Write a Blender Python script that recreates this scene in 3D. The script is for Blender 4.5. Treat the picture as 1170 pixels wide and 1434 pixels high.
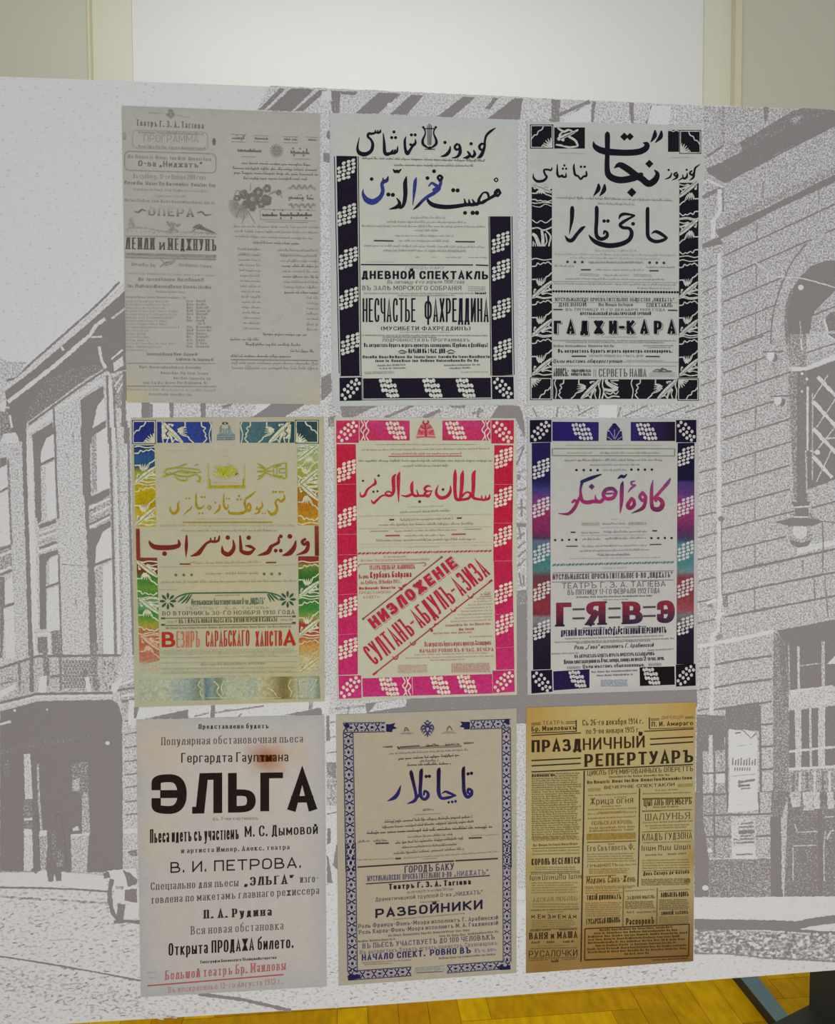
import bpy, math, random
from mathutils import Vector
for _o in list(bpy.data.objects): bpy.data.objects.remove(_o)
scn = bpy.context.scene
COL = scn.collection
random.seed(7)

# ------------------------------------------------------------------ camera
F = 1100.0
PITCH, YAW, ROLL = math.radians(2.649), math.radians(5.362), math.radians(-0.3126)
CAM = Vector((-0.06, -1.5, 1.50))
fw = Vector((math.sin(YAW)*math.cos(PITCH), math.cos(YAW)*math.cos(PITCH), -math.sin(PITCH)))
r0 = Vector((math.cos(YAW), -math.sin(YAW), 0)); u0 = r0.cross(fw)
rt = r0*math.cos(ROLL)+u0*math.sin(ROLL); up = -r0*math.sin(ROLL)+u0*math.cos(ROLL)
cd = bpy.data.cameras.new('camera'); cam = bpy.data.objects.new('camera', cd); COL.objects.link(cam)
cd.sensor_fit = 'VERTICAL'; cd.sensor_height = 24; cd.lens = F/1434*24; cd.clip_start = .05
from mathutils import Matrix
cam.matrix_world = Matrix(((rt.x, up.x, -fw.x, CAM.x), (rt.y, up.y, -fw.y, CAM.y), (rt.z, up.z, -fw.z, CAM.z), (0, 0, 0, 1)))
scn.camera = cam

# ------------------------------------------------------------------ light
scn.view_settings.view_transform = 'Standard'; scn.view_settings.look = 'None'
scn.view_settings.gamma = 1; scn.view_settings.use_curve_mapping = False
scn.view_settings.exposure = 0.0
wd = bpy.data.worlds.new('room_ambience'); scn.world = wd; wd.use_nodes = True
wd.node_tree.nodes['Background'].inputs[0].default_value = (0.95, 0.98, 1.0, 1)
wd.node_tree.nodes['Background'].inputs[1].default_value = 0.43
def area(name, loc, target, sx, sy, power, col):
    l = bpy.data.lights.new(name, 'AREA'); l.shape = 'RECTANGLE'; l.size = sx; l.size_y = sy; l.energy = power; l.color = col
    o = bpy.data.objects.new(name, l); COL.objects.link(o); o.location = loc
    o.rotation_euler = (Vector(target)-Vector(loc)).to_track_quat('-Z', 'Y').to_euler(); return o
area('window_daylight', (0.5, -3.9, 0.85), (0.3, 0, 0.65), 3.2, 1.3, 97, (.95, .992, 1.0))  # added soft fill behind the camera to even the board's lighting; no window known
area('ceiling_light_front', (0.0, -2.4, 3.6), (0.1, 0, 1.0), 3.0, 1.2, 4, (1.0, .985, .965))
area('ceiling_light_back', (0.1, 1.1, 3.7), (0.2, 2.3, 1.9), 2.2, .5, 14.5, (1.0, .99, .97))

# ------------------------------------------------------------------ helpers
def ray(x, y): return fw + rt*((x-585)/F) - up*((y-717)/F)
def B(x, y, off=0.0):                       # point of the board's front plane seen at a pixel
    d = ray(x, y); t = (-off-CAM.y)/d.y; return CAM+d*t
def G(x, y, z=0.0):
    d = ray(x, y); return CAM+d*((z-CAM.z)/d.z)
def Wl(x, y, Y):
    d = ray(x, y); return CAM+d*((Y-CAM.y)/d.y)
def lin(c): return c/12.92 if c <= .04045 else ((c+.055)/1.055)**2.4
def hexc(h): return tuple(lin(int(h[i:i+2], 16)/255) for i in (1, 3, 5))
def mixh(a, b, t):
    return '#'+''.join('%02x' % int(round(int(a[i:i+2], 16)*(1-t)+int(b[i:i+2], 16)*t)) for i in (1, 3, 5))
def stops(lst):                              # [(v, '#rrggbb')] -> function of one value
    def f(v):
        if v <= lst[0][0]: return hexc(lst[0][1])
        for (a, ca), (b, cb) in zip(lst, lst[1:]):
            if v <= b: return hexc(mixh(ca, cb, (v-a)/(b-a)))
        return hexc(lst[-1][1])
    return f
def nd(nt, t, x=0, y=0, **k):
    n = nt.nodes.new(t); n.location = (x, y)
    for a, b in k.items(): setattr(n, a, b)
    return n
def principled(name, col, rough=.6, spec=.2):
    m = bpy.data.materials.new(name); m.use_nodes = True; b = m.node_tree.nodes['Principled BSDF']
    b.inputs['Base Color'].default_value = (*col, 1); b.inputs['Roughness'].default_value = rough
    b.inputs['Specular IOR Level'].default_value = spec
    return m, m.node_tree, b
def mat_print(name, scale=180, amt=.10, rough=.55, spec=.12):
    m, nt, b = principled(name, (.5, .5, .5), rough, spec)
    a = nd(nt, 'ShaderNodeAttribute', attribute_name='col')
    g = nd(nt, 'ShaderNodeNewGeometry'); n = nd(nt, 'ShaderNodeTexNoise'); n.inputs['Scale'].default_value = scale; n.inputs['Detail'].default_value = 4
    nt.links.new(g.outputs['Position'], n.inputs['Vector'])
    mr = nd(nt, 'ShaderNodeMapRange'); mr.inputs['From Min'].default_value = .3; mr.inputs['From Max'].default_value = .7
    mr.inputs['To Min'].default_value = 1-amt; mr.inputs['To Max'].default_value = 1+amt
    nt.links.new(n.outputs['Fac'], mr.inputs['Value'])
    mx = nd(nt, 'ShaderNodeVectorMath', operation='SCALE')
    nt.links.new(a.outputs['Color'], mx.inputs[0]); nt.links.new(mr.outputs['Result'], mx.inputs['Scale'])
    nt.links.new(mx.outputs['Vector'], b.inputs['Base Color']); return m
M_INK = mat_print('printed_ink', 260, .22, .7, .05)
M_PAPER = mat_print('aged_paper', 60, .035, .6)
def mat_grain(name, scale, gain, k, light='#c6c8ce', dark='#807c7f', stretch=1.0):
    m, nt, b = principled(name, (.5, .5, .5), .5, .15)
    a = nd(nt, 'ShaderNodeAttribute', attribute_name='tone')
    g = nd(nt, 'ShaderNodeNewGeometry'); mp = nd(nt, 'ShaderNodeMapping'); mp.inputs['Scale'].default_value = (1, 1, stretch)
    n = nd(nt, 'ShaderNodeTexNoise'); n.inputs['Scale'].default_value = scale; n.inputs['Detail'].default_value = 2.5; n.inputs['Roughness'].default_value = .6
    nt.links.new(g.outputs['Position'], mp.inputs['Vector']); nt.links.new(mp.outputs['Vector'], n.inputs['Vector'])
    # dark where noise exceeds 0.5+(0.5-tone)*k
    t1 = nd(nt, 'ShaderNodeMath', operation='MULTIPLY_ADD'); t1.inputs[1].default_value = k; t1.inputs[2].default_value = -.5-.5*k
    nt.links.new(a.outputs['Fac'], t1.inputs[0])
    s = nd(nt, 'ShaderNodeMath', operation='ADD'); nt.links.new(n.outputs['Fac'], s.inputs[0]); nt.links.new(t1.outputs[0], s.inputs[1])
    f = nd(nt, 'ShaderNodeMath', operation='MULTIPLY_ADD', use_clamp=True); f.inputs[1].default_value = gain; f.inputs[2].default_value = .5
    nt.links.new(s.outputs[0], f.inputs[0])
    mx = nd(nt, 'ShaderNodeMix', data_type='RGBA'); mx.inputs['A'].default_value = (*hexc(light), 1); mx.inputs['B'].default_value = (*hexc(dark), 1)
    nt.links.new(f.outputs[0], mx.inputs['Factor']); nt.links.new(mx.outputs['Result'], b.inputs['Base Color']); return m

# frame of the tracing: origin in photograph pixels and pixels per unit
FR = [0, 0, 1.0]
def fr(ox, oy, k): FR[:] = [ox, oy, k]
def P(x, y): return (FR[0]+x*FR[2], FR[1]+y*FR[2])

def mesh_obj(name, verts, faces, mat, parent=None, origin=None, attr=None):
    root = parent
    while root is not None and root.parent is not None: root = root.parent
    o0 = origin or (root.location.copy() if root else Vector((0, 0, 0)))
    me = bpy.data.meshes.new(name); me.from_pydata([tuple(Vector(v)-o0) for v in verts], [], faces); me.update()
    if attr:
        nm, kind, data = attr
        if kind == 'col':
            ca = me.color_attributes.new(nm, 'FLOAT_COLOR', 'POINT'); ca.data.foreach_set('color', [c for t in data for c in (*t, 1.0)])
        else:
            at = me.attributes.new(nm, 'FLOAT', 'POINT'); at.data.foreach_set('value', data)
    me.materials.append(mat)
    o = bpy.data.objects.new(name, me); COL.objects.link(o)
    if parent is not None: o.parent = parent
    else: o.location = o0
    return o
def tag(o, label, cat, group=None, kind=None):
    o['label'] = label; o['category'] = cat
    if group: o['group'] = group
    if kind: o['kind'] = kind
    return o

def catmull(pts, n=6):
    if len(pts) < 3: return pts
    out = []; q = [pts[0]]+list(pts)+[pts[-1]]
    for i in range(1, len(q)-2):
        a, b, c, d = q[i-1], q[i], q[i+1], q[i+2]
        for j in range(n):
            t = j/n
            out.append(tuple(.5*(2*b[k]+(c[k]-a[k])*t+(2*a[k]-5*b[k]+4*c[k]-d[k])*t*t+(3*b[k]-a[k]-3*c[k]+d[k])*t**3) for k in range(3)))
    out.append(tuple(pts[-1])); return out
def chaikin(p, it=3):
    closed = p[0] == p[-1]
    for _ in range(it):
        q = []
        n = len(p)-1
        for i in range(n):
            a, b = p[i], p[i+1]
            q.append((.75*a[0]+.25*b[0], .75*a[1]+.25*b[1])); q.append((.25*a[0]+.75*b[0], .25*a[1]+.75*b[1]))
        p = q+[q[0]] if closed else [p[0]]+q[1:-1]+[p[-1]]
    return p

class Ink:
    """flat print on the board: polygons in photograph pixels laid onto the board's plane"""
    def __init__(s, name, lay=0):
        s.name, s.v, s.f, s.c, s.n, s.lay = name, [], [], [], 0, lay
        s.k, s.key, s.zones = [], (name, 0), ()
    def off(s, lay): s.n += 1; return .0018+(s.lay if lay is None else lay)*.00025+(s.n % 12)*6e-6
    def add(s, pts, faces, col, lay=None, step=0.0):
        o = s.off(lay); b = len(s.v)
        for i, (x, y) in enumerate(pts):
            s.v.append(B(x, y, o+step*i)); s.c.append(col(x, y) if callable(col) else hexc(col))
        s.f += [[b+k for k in f] for f in faces]
        if s.zones:
            cx, cy = sum(p[0] for p in pts)/len(pts), sum(p[1] for p in pts)/len(pts)
            s.key = next((z[0] for z in s.zones if z[1] <= cx <= z[3] and z[2] <= cy <= z[4]), (s.name, 0))
        s.k += [s.key]*len(faces)
    def poly(s, pts, col, lay=None): s.add([P(*p) for p in pts], [list(range(len(pts)))], col, lay)
    def quad(s, a, b, c, d, col, lay=None, nu=1, nv=1):      # four corners, subdivided for gradients
        a, b, c, d = P(*a), P(*b), P(*c), P(*d); pts = []; fs = []
        for j in range(nv+1):
            v = j/nv
            for i in range(nu+1):
                u = i/nu
                pts.append(tuple((a[k]*(1-u)+b[k]*u)*(1-v)+(d[k]*(1-u)+c[k]*u)*v for k in (0, 1)))
        for j in range(nv):
            for i in range(nu):
                q = j*(nu+1)+i; fs.append([q, q+1, q+nu+2, q+nu+1])
        s.add(pts, fs, col, lay)
    def rect(s, x0, y0, x1, y1, col, lay=None, **k): s.quad((x0, y0), (x1, y0), (x1, y1), (x0, y1), col, lay, **k)
    def rule(s, x0, y0, x1, y1, th, col, lay=None):
        a, b = P(x0, y0), P(x1, y1); t = max(th*FR[2], .7)/2; L = math.hypot(b[0]-a[0], b[1]-a[1]) or 1
        nx, ny = -(b[1]-a[1])/L*t, (b[0]-a[0])/L*t
        s.add([(a[0]-nx, a[1]-ny), (b[0]-nx, b[1]-ny), (b[0]+nx, b[1]+ny), (a[0]+nx, a[1]+ny)], [[0, 1, 2, 3]], col, lay)
    def rules(s, spec, th, col, lay=None):
        for l in spec.split(';'): s.rule(*map(float, l.split(',')), th, col, lay)
    def dot(s, x, y, r, col, lay=None, ry=None, n=10, rot=0.0):
        c, sn = math.cos(rot), math.sin(rot); ry = ry or r; q = []
        for i in range(n):
            a = 2*math.pi*i/n; ex, ey = math.cos(a)*r, math.sin(a)*ry; q.append(P(x+ex*c-ey*sn, y+ex*sn+ey*c))
        s.add(q, [list(range(n))], col, lay)
    def dots(s, spec, r, col, lay=None, n=10):
        for l in spec.split(';'):
            x, y = map(float, l.split(',')); s.dot(x, y, r, col, lay, n=n)
    def outline(s, pts, th, col, lay=None, closed=True):
        q = list(pts)+([pts[0]] if closed else [])
        for a, b in zip(q, q[1:]): s.rule(*a, *b, th, col, lay)
    def pen(s, spec, col, lay=None, smooth=6, cap=True, wk=1.0):     # "x,y,w x,y,w ..." a brush stroke of changing width
        pts = [tuple(map(float, t.split(','))) for t in spec.split()] if isinstance(spec, str) else spec
        pts = catmull([(*P(p[0], p[1]), p[2]*FR[2]*wk) for p in pts], smooth)
        L = []; R = []; n = len(pts)
        for i, p in enumerate(pts):
            a, b = pts[max(i-1, 0)], pts[min(i+1, n-1)]; dx, dy = b[0]-a[0], b[1]-a[1]; l = math.hypot(dx, dy) or 1
            w = max(p[2], .35)/2; nx, ny = -dy/l*w, dx/l*w
            L.append((p[0]+nx, p[1]+ny)); R.append((p[0]-nx, p[1]-ny))
        q = [t for lr in zip(L, R) for t in lr]
        s.add(q, [[2*i, 2*i+1, 2*i+3, 2*i+2] for i in range(n-1)], col, lay, 6e-7)
        if cap:
            for p in (pts[0], pts[-1]):
                if p[2] > .9:
                    s.add([(p[0]+math.cos(a*.785)*p[2]/2, p[1]+math.sin(a*.785)*p[2]/2) for a in range(8)], [list(range(8))], col, lay)
    def pens(s, txt, col, lay=None, **k):
        for l in txt.strip().split(';'):
            l = l.strip()
            if not l: continue
            if l[0] == '.':                       # ".x,y,r x,y,r" dots (nib diamonds)
                for t in l[1:].split():
                    x, y, r = map(float, t.split(',')); s.dot(x, y, r, col, lay, n=6 if r < 10 else 8, rot=.2)
            elif l[0] == '^':
                for t in l[1:].split():
                    x, y, r = map(float, t.split(',')); s.dot(x, y, r, col, lay, n=4)
            else: s.pen(l, col, lay, **({'wk': 1.28, **k} if s.name == 'persian_headline' else k))
    # ---- small print that cannot be read: strokes of the right size, spacing and tone
    def fine(s, spec, h, col, arabic=True, seed=None, lay=None, w=.24):
        rnd = random.Random(seed if seed is not None else sum(ord(c)*(i+1) for i, c in enumerate(spec)) % 9973)
        for l in spec.split(';'):
            x0, y0, x1, y1 = map(float, l.split(',')[:4]); hh = float(l.split(',')[4]) if l.count(',') > 3 else h
            a, b = P(x0, y0), P(x1, y1); H = max(hh*FR[2], 1.5); Lw = math.hypot(b[0]-a[0], b[1]-a[1]); d = ((b[0]-a[0])/Lw, (b[1]-a[1])/Lw)
            pts = []; fs = []
            def bar(xa, ya, xb, yb):
                q = len(pts)
                for (u, v) in ((xa, ya), (xb, ya), (xb, yb), (xa, yb)):
                    pts.append((a[0]+d[0]*u, a[1]+d[1]*u-v))
                fs.append([q, q+1, q+2, q+3])
            t = max(H*w, .42); x = 0.0
            while x < Lw-H*.3:
                wl = min(rnd.uniform(1.2, 4.2)*H, Lw-x)
                if arabic:
                    bar(x, H*.18, x+wl, H*.18+t); p = x
                    while p < x+wl-t:
                        k = rnd.random(); hh2 = .95 if k < .2 else (.6 if k < .6 else .42)
                        bar(p, H*.18+t*1.02, p+t*.9, max(H*hh2, H*.18+t*1.3))
                        if rnd.random() < .25: bar(p+t, H*.78, p+t*1.9, H*.78+t*.9)
                        if rnd.random() < .18: bar(p, -H*.12, p+t, -H*.12+t*.9)
                        p += rnd.uniform(.35, .8)*H
                    x += wl+H*rnd.uniform(.25, .5)
                else:
                    p = x; hh2 = H
                    while p < x+wl-t:
                        bar(p, 0, p+t, hh2); k = rnd.random(); g = H*rnd.uniform(.34, .5)
                        if k < .75:
                            bar(p+g, 0, p+g+t, hh2*.999)
                            yy = rnd.choice((0, .4, .8))*H*.98; bar(p+t*1.02, yy, p+g*.99, min(yy+t*.8, hh2))
                            p += g
                        hh2 = H*.74; p += t+H*.24
                    x += wl+H*rnd.uniform(.3, .55)
            if fs: s.add(pts, fs, col, lay)
    def block(s, x0, y0, x1, y1, n, h, col, arabic=False, dy=0.0, rag=.0, seed=1, w=.24):
        rnd = random.Random(seed)
        for i in range(n):
            y = y0+(y1-y0)*i/max(n-1, 1); e = x1-(x1-x0)*rag*rnd.random()
            s.fine('%f,%f,%f,%f' % (x0, y, e, y+dy*(e-x0)/(x1-x0)), h, col, arabic, seed*77+i, w=w)
    def build(s, parent):
        for key in dict.fromkeys(s.k):                   # one mesh per part
            new = {}; V = []; C = []; Fc = []
            for f, k in zip(s.f, s.k):
                if k != key: continue
                for i in f:
                    if i not in new: new[i] = len(V); V.append(s.v[i]); C.append(s.c[i])
                Fc.append([new[i] for i in f])
            mesh_obj(key[0], V, Fc, M_INK, parent, attr=('col', 'col', C))

# ------------------------------------------------------------------ drawn alphabet (pre-reform Cyrillic): strokes on a 0-6 x 0-8 grid, ~ = rounded
GL = {}
for _l in '''А 6 00,38,60 12,52|Б 6 58,08,00 ~04,64,60,00|В 6 00,08 ~08,58,54,04 ~04,64,60,00|Г 5 00,08,58|Д 6 0a,00,60,6a 10,28,58,50|Е 5 58,08,00,50 04,44
Ж 8 40,48 08,44,00 88,44,80|З 6 ~07,08,58,54,24 ~24,64,60,00,01|И 6 08,00 00,68 68,60|Й 6 08,00 00,68 68,60 ~2B,29,49,4B|К 6 00,08 68,04 24,60|Л 6 00,28,68,60|Λ 6 00,10,28,68,60|М 8 00,08 08,42,88 80,88
Н 6 00,08 60,68 04,64|О 6 ~03,00,60,68,08,03|П 6 00,08,68,60|Р 6 00,08 ~08,68,63,03|С 6 ~66,68,08,00,60,62|Т 6 08,68 30,38|У 6 08,33 ~68,20,00|Ф A 59,5a ~04,07,A7,A1,01,04|Х 6 00,68 08,60
Ц 7 08,00,70,7b 68,60|Ч 6 ~08,03,63 68,60|Ш 8 08,00,80,88 48,40|Щ 9 08,00,90,9b 48,40 88,80|Ъ 8 08,28,20 ~24,84,80,20|Ы 8 08,00 ~04,54,50,00 88,80|Ь 6 08,00 ~04,64,60,00|Ѣ 8 28,20 ~24,84,80,20 06,56
Э 6 ~06,08,68,60,00,02 24,54|Ю 9 00,08 04,34 ~34,38,98,90,30,34|Я 6 60,68 ~68,08,04,64 00,34|І 0 00,08|0 5 ~03,00,50,58,08,03|1 2 06,28,20|2 5 ~06,08,58,54,00 00,50|3 5 ~07,08,48,44,24 ~24,54,50,00,01|4 5 40,48,02,52|5 5 58,08,05 ~05,55,50,00,01
6 5 ~58,08,00,50,54,04|7 5 08,58,20|8 5 ~06,08,58,54,04,06 ~02,00,50,54,04,02|9 5 ~00,50,58,08,04,54|. 0 00,01|, 1 11,0a|- 3 04,34|– 4 04,44|„ 3 11,0a 31,2a|“ 3 18,06 38,26|" 3 18,06 38,26|: 0 00,01 05,06|= 6 03,63 06,66|! 0 00,01 03,08|( 2 ~28,04,20|) 2 ~08,24,00|½ 6 18,14 08,60 ~34,64,30,60'''.replace('\n', '|').split('|'):
    _p = _l.split(' ')
    GL[_p[0]] = (int(_p[1], 16), _p[2:])
LOW = {'а': (5, ['~07,08,58,54,50', '~54,04,00,50,52']), 'б': (6, ['~04,08,68,60,00,04', '~04,0B,3B,6D']), 'е': (6, ['04,64', '~64,68,08,00,60,62']), 'р': (6, ['0c,08', '~06,08,68,60,00,02']),
       'у': (6, ['08,30', '~68,4a,1c,0c']), 'ф': (8, ['4B,4c', '~44,48,88,80,00,08,44'])}
_NUM = {c: i for i, c in enumerate('0123456789ABCDEF')}; _NUM.update({'a': -1, 'b': -2, 'c': -3})
_cache = {}
def glyph(ch):
    if ch in _cache: return _cache[ch]
    low = False
    if ch in LOW: w, st = LOW[ch]; low = True
    elif ch in GL: w, st = GL[ch]
    elif ch.upper() in GL: w, st = GL[ch.upper()]; low = True
    else: w, st = 3, []
    out = []
    for t in st:
        sm = t[0] == '~'; pts = [(float(_NUM[p[0]]), float(_NUM[p[1]])) for p in t.lstrip('~').split(',')]
        out.append((chaikin(pts, 3) if sm else pts, pts[0] == pts[-1], sm))
    _cache[ch] = (w, out, low); return _cache[ch]
def T(ink, text, x0, y0, x1, y1, h, tv=.16, th=None, col='#1c1620', ser=0.0, it=0.0, rot=False, lay=None, lc=.70, dx=0, dy=0, fat=1.0):
    a0, a1 = P(x0+dx, y0+dy), P(x1+dx, y1+dy); H = h*FR[2]; W = math.hypot(a1[0]-a0[0], a1[1]-a0[1])
    d = ((a1[0]-a0[0])/W, (a1[1]-a0[1])/W); u = (d[1], -d[0]) if rot else (it, -1.0)
    tv = tv*H; th = (th*H if th else tv*.8)
    g = [(glyph(c) if c != ' ' else None) for c in text]
    U = sum((q[0]*(.86 if q[2] else 1)) for q in g if q); n = sum(1 for q in g if q); sp = len(g)-n
    for _ in range(30):
        ser_w = 1.1*ser*H; fixed = n*tv+(n-1)*(.3*tv+ser_w)+sp*.3*tv
        a = (W-fixed)/(U+1.5*(n-1)+3.6*sp)
        if a > H*.022 and a*5.4 > tv*fat: break
        tv *= .9; th *= .95; ser *= .85
    pts = []; fs = []
    x = 0.0
    def put(ring, o):
        b = len(pts); pts.extend((a0[0]+d[0]*X+u[0]*Y, a0[1]+d[1]*X+u[1]*Y, o) for X, Y in ring); return b
    k = 0
    for q in g:
        if q is None: x += 3.6*a+.3*tv; continue
        w, strokes, low = q; ws = .86 if low else 1.0; Hs = H*(lc if low else 1)
        tvv = tv*(.92 if low else 1); thh = min(th, Hs*.3)
        for st, closed, sm in strokes:
            k += 1
            p = [(x+tv/2+X*ws*a, thh/2+Y/8*(Hs-thh)) for X, Y in st]
            p = [p[0]]+[p[i] for i in range(1, len(p)) if math.hypot(p[i][0]-p[i-1][0], p[i][1]-p[i-1][1]) > 1e-6]
            if closed and len(p) > 2: p = p[:-1]
            m = len(p)
            if m < 2: continue
            seg = []
            for i in range(m if closed else m-1):
                e, f = p[i], p[(i+1) % m]; l = math.hypot(f[0]-e[0], f[1]-e[1]) or 1e-9; tx, ty = (f[0]-e[0])/l, (f[1]-e[1])/l
                seg.append((tx, ty, -ty, tx, math.hypot(ty*tvv, tx*thh)/2))
            if not closed:                            # ends reach the edge of the letter's box
                for idx, sgn, sg in ((0, -1, seg[0]), (m-1, 1, seg[-1])):
                    ex = math.hypot(sg[0]*tvv, sg[1]*thh)/2
                    if ser and abs(sg[1]) > .75 and not sm and (abs(st[idx if idx == 0 else -1][1]) < .1 or abs(st[idx if idx == 0 else -1][1]-8) < .1):
                        cx, cy = p[idx]; hs = max(.08*H, .5)/2; base = abs(st[idx if idx == 0 else -1][1]) < .1
                        yy = hs if base else Hs-hs; hw = tvv/2+ser*H*(.8 if low else 1)
                        b = put([(cx-hw, yy-hs), (cx+hw, yy-hs), (cx+hw, yy+hs), (cx-hw, yy+hs)], k+.5); fs.append([b, b+1, b+2, b+3])
                    p[idx] = (p[idx][0]+sg[0]*ex*sgn, p[idx][1]+sg[1]*ex*sgn)
            ring = []
            for i in range(m):
                if closed: s1, s2 = seg[i-1], seg[i]
                else: s1, s2 = seg[max(i-1, 0)], seg[min(i, m-2)]
                cr = s1[2]*s2[3]-s1[3]*s2[2]
                if abs(cr) > .12:
                    vx = (s1[4]*s2[3]-s2[4]*s1[3])/cr; vy = (s1[2]*s2[4]-s2[2]*s1[4])/cr
                    mx = 2.2*max(s1[4], s2[4]); l = math.hypot(vx, vy)
                    if l > mx: vx, vy = vx*mx/l, vy*mx/l
                else: vx, vy = (s1[2]*s1[4]+s2[2]*s2[4])/2, (s1[3]*s1[4]+s2[3]*s2[4])/2
                ring += [(p[i][0]+vx, p[i][1]+vy), (p[i][0]-vx, p[i][1]-vy)]
            b = put(ring, k)
            for i in range(m if closed else m-1):
                j = (i+1) % m; fs.append([b+2*i, b+2*i+1, b+2*j+1, b+2*j])
        x += w*ws*a+tv+1.5*a+.3*tv+1.1*ser*H
    o = ink.off(lay); b = len(ink.v)
    for (X, Y, kk) in pts:
        ink.v.append(B(X, Y, o+(kk % 20)*3e-6)); ink.c.append(col(X, Y) if callable(col) else hexc(col))
    ink.f += [[b+i for i in f] for f in fs]
    ink.k += [('title_line', text) if H > 4.6 else (ink.name, 0)]*len(fs)

def cluster(ink, cx, cy, w, h, col, mode='v', lay=2):        # bunch of grapes crossing a border band
    rnd = random.Random(int(cx*7+cy*13)); A, L = (w, h) if mode == 'v' else (h, w)      # across the band, along it
    for j, row in enumerate(((1.0, 2.0, 2.9), (.0, .95, 1.95, 2.95), (.15, 1.1, 2.1, 3.0), (-.05, .9, 1.9, 2.85), (.1, 1.0, 1.9))):
        for i in row:
            a = (i-1.47)/3.95*A; b = (j-2)*L*.215-a/A*L*.34+rnd.uniform(-1, 1)*L*.012
            x, y, q = (cx+a, cy+b, -.45) if mode == 'v' else (cx-b, cy+a, 1.1)
            ink.dot(x, y, A*.112, col, lay, ry=A*.084, n=9, rot=q+rnd.uniform(-.3, .3))
def diag(ink, x0, y0, x1, y1, col, lay=2, flip=False):          # bunch across a corner square
    for i, row in enumerate(((-.5, .5), (-1, 0, 1), (-1, 0, 1), (-1, 0, 1), (-.5, .5))):
        for o in row:
            t = .17+.165*i; u, v = t+o*.13+(.03 if o == 0 else 0), t-o*.15+(.05 if o == 0 else 0)
            if not (.07 < u < .94 and .07 < v < .94): continue
            v = v if flip else 1-v
            ink.dot(x0+(x1-x0)*u, y0+(y1-y0)*v, (x1-x0)*.078, col, lay, ry=(y1-y0)*.082, n=9)
def braid(ink, x0, y0, x1, y1, th, n, col):
    for i in range(n):
        t0, t1 = i/n, (i+.82)/n; xa, ya, xb, yb = x0+(x1-x0)*t0, y0+(y1-y0)*t0, x0+(x1-x0)*t1, y0+(y1-y0)*t1
        k = th/2
        if i % 5 == 3: ink.poly([(xa, ya-k), ((xa+xb)/2, ya), (xb, yb-k), (xb, yb+k), ((xa+xb)/2, ya), (xa, ya+k)], col)
        else: ink.poly([(xa, ya-k*.3), (xb, yb-k), (xb, yb+k*.3), (xa, ya+k)], col)

# batik-like tile of branch, fan and scalloped lines; u across the band, v along it
TILE = '''0,.04,.045 .22,.015,.045 .58,.055,.04 1,.03,.045;0,.21,.05 .2,.2,.05 .29,.13,.045 .42,.165,.045 .58,.12,.045 .68,.135,.045 .81,.1,.045 1,.17,.05
1,.36,.05 .84,.44,.05 .71,.475,.05 .64,.57,.045 .55,.64,.04;0,.535,.05 .22,.535,.05 .27,.61,.045 .36,.67,.05
.42,.67,.16 .34,.6,.06 .26,.5,.02;.42,.67,.14 .4,.6,.06 .38,.5,.02;.42,.67,.14 .46,.6,.06 .5,.49,.02;.42,.67,.12 .52,.61,.06 .62,.5,.02
1,.58,.09 .74,.69,.17 .39,.83,.17 .06,.97,.13;.48,.89,.09 .71,.81,.08 1,.785,.05;.2,.8,.07 .14,.77,.05 .1,.87,.04;0,.99,.05 .32,.955,.05 .58,.985,.05 1,.965,.05;.55,.9,.04 .75,.87,.04 1,.9,.05
.9,.68,.04 .83,.735,.04 .95,.77,.04'''.replace('\n', ';')
TILE_D = '''1,.6,.02 .74,.71,.03 .4,.85,.03 .08,.985,.02;.22,.86,.025 .17,.82,.025 .14,.9,.02;.6,.87,.02 .8,.825,.02'''
TILE2 = '''0,.05,.06 .3,.02,.05 .6,.1,.06 1,.0,.06;.02,.22,.12 .2,.3,.14 .38,.62,.16 .48,.86,.15;.5,.1,.1 .56,.35,.12 .55,.6,.13 .5,.86,.1;.72,.12,.05 .95,.3,.06 .86,.6,.06 .9,.95,.05
.68,.2,.05 .76,.45,.05 .66,.6,.05 .76,.75,.05 .6,.9,.05;.08,.45,.05 .05,.9,.05;.15,.5,.04 .28,.85,.05'''.replace('\n', ';')
def tile(ink, o, U, V, col, dark, spec=TILE, lay=2):             # origin, across, along (crop units)
    L = math.hypot(*U)
    for sp, c, ly in ((spec, col, lay), (TILE_D if spec is TILE else '', dark, lay+1)):
        for l in sp.split(';'):
            if not l: continue
            pts = []
            for t in l.split():
                a, b, w = map(float, t.split(',')); pts.append((o[0]+U[0]*a+V[0]*b, o[1]+U[1]*a+V[1]*b, w*L*1.25))
            ink.pen(pts, c, ly, cap=False, smooth=4)
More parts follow.
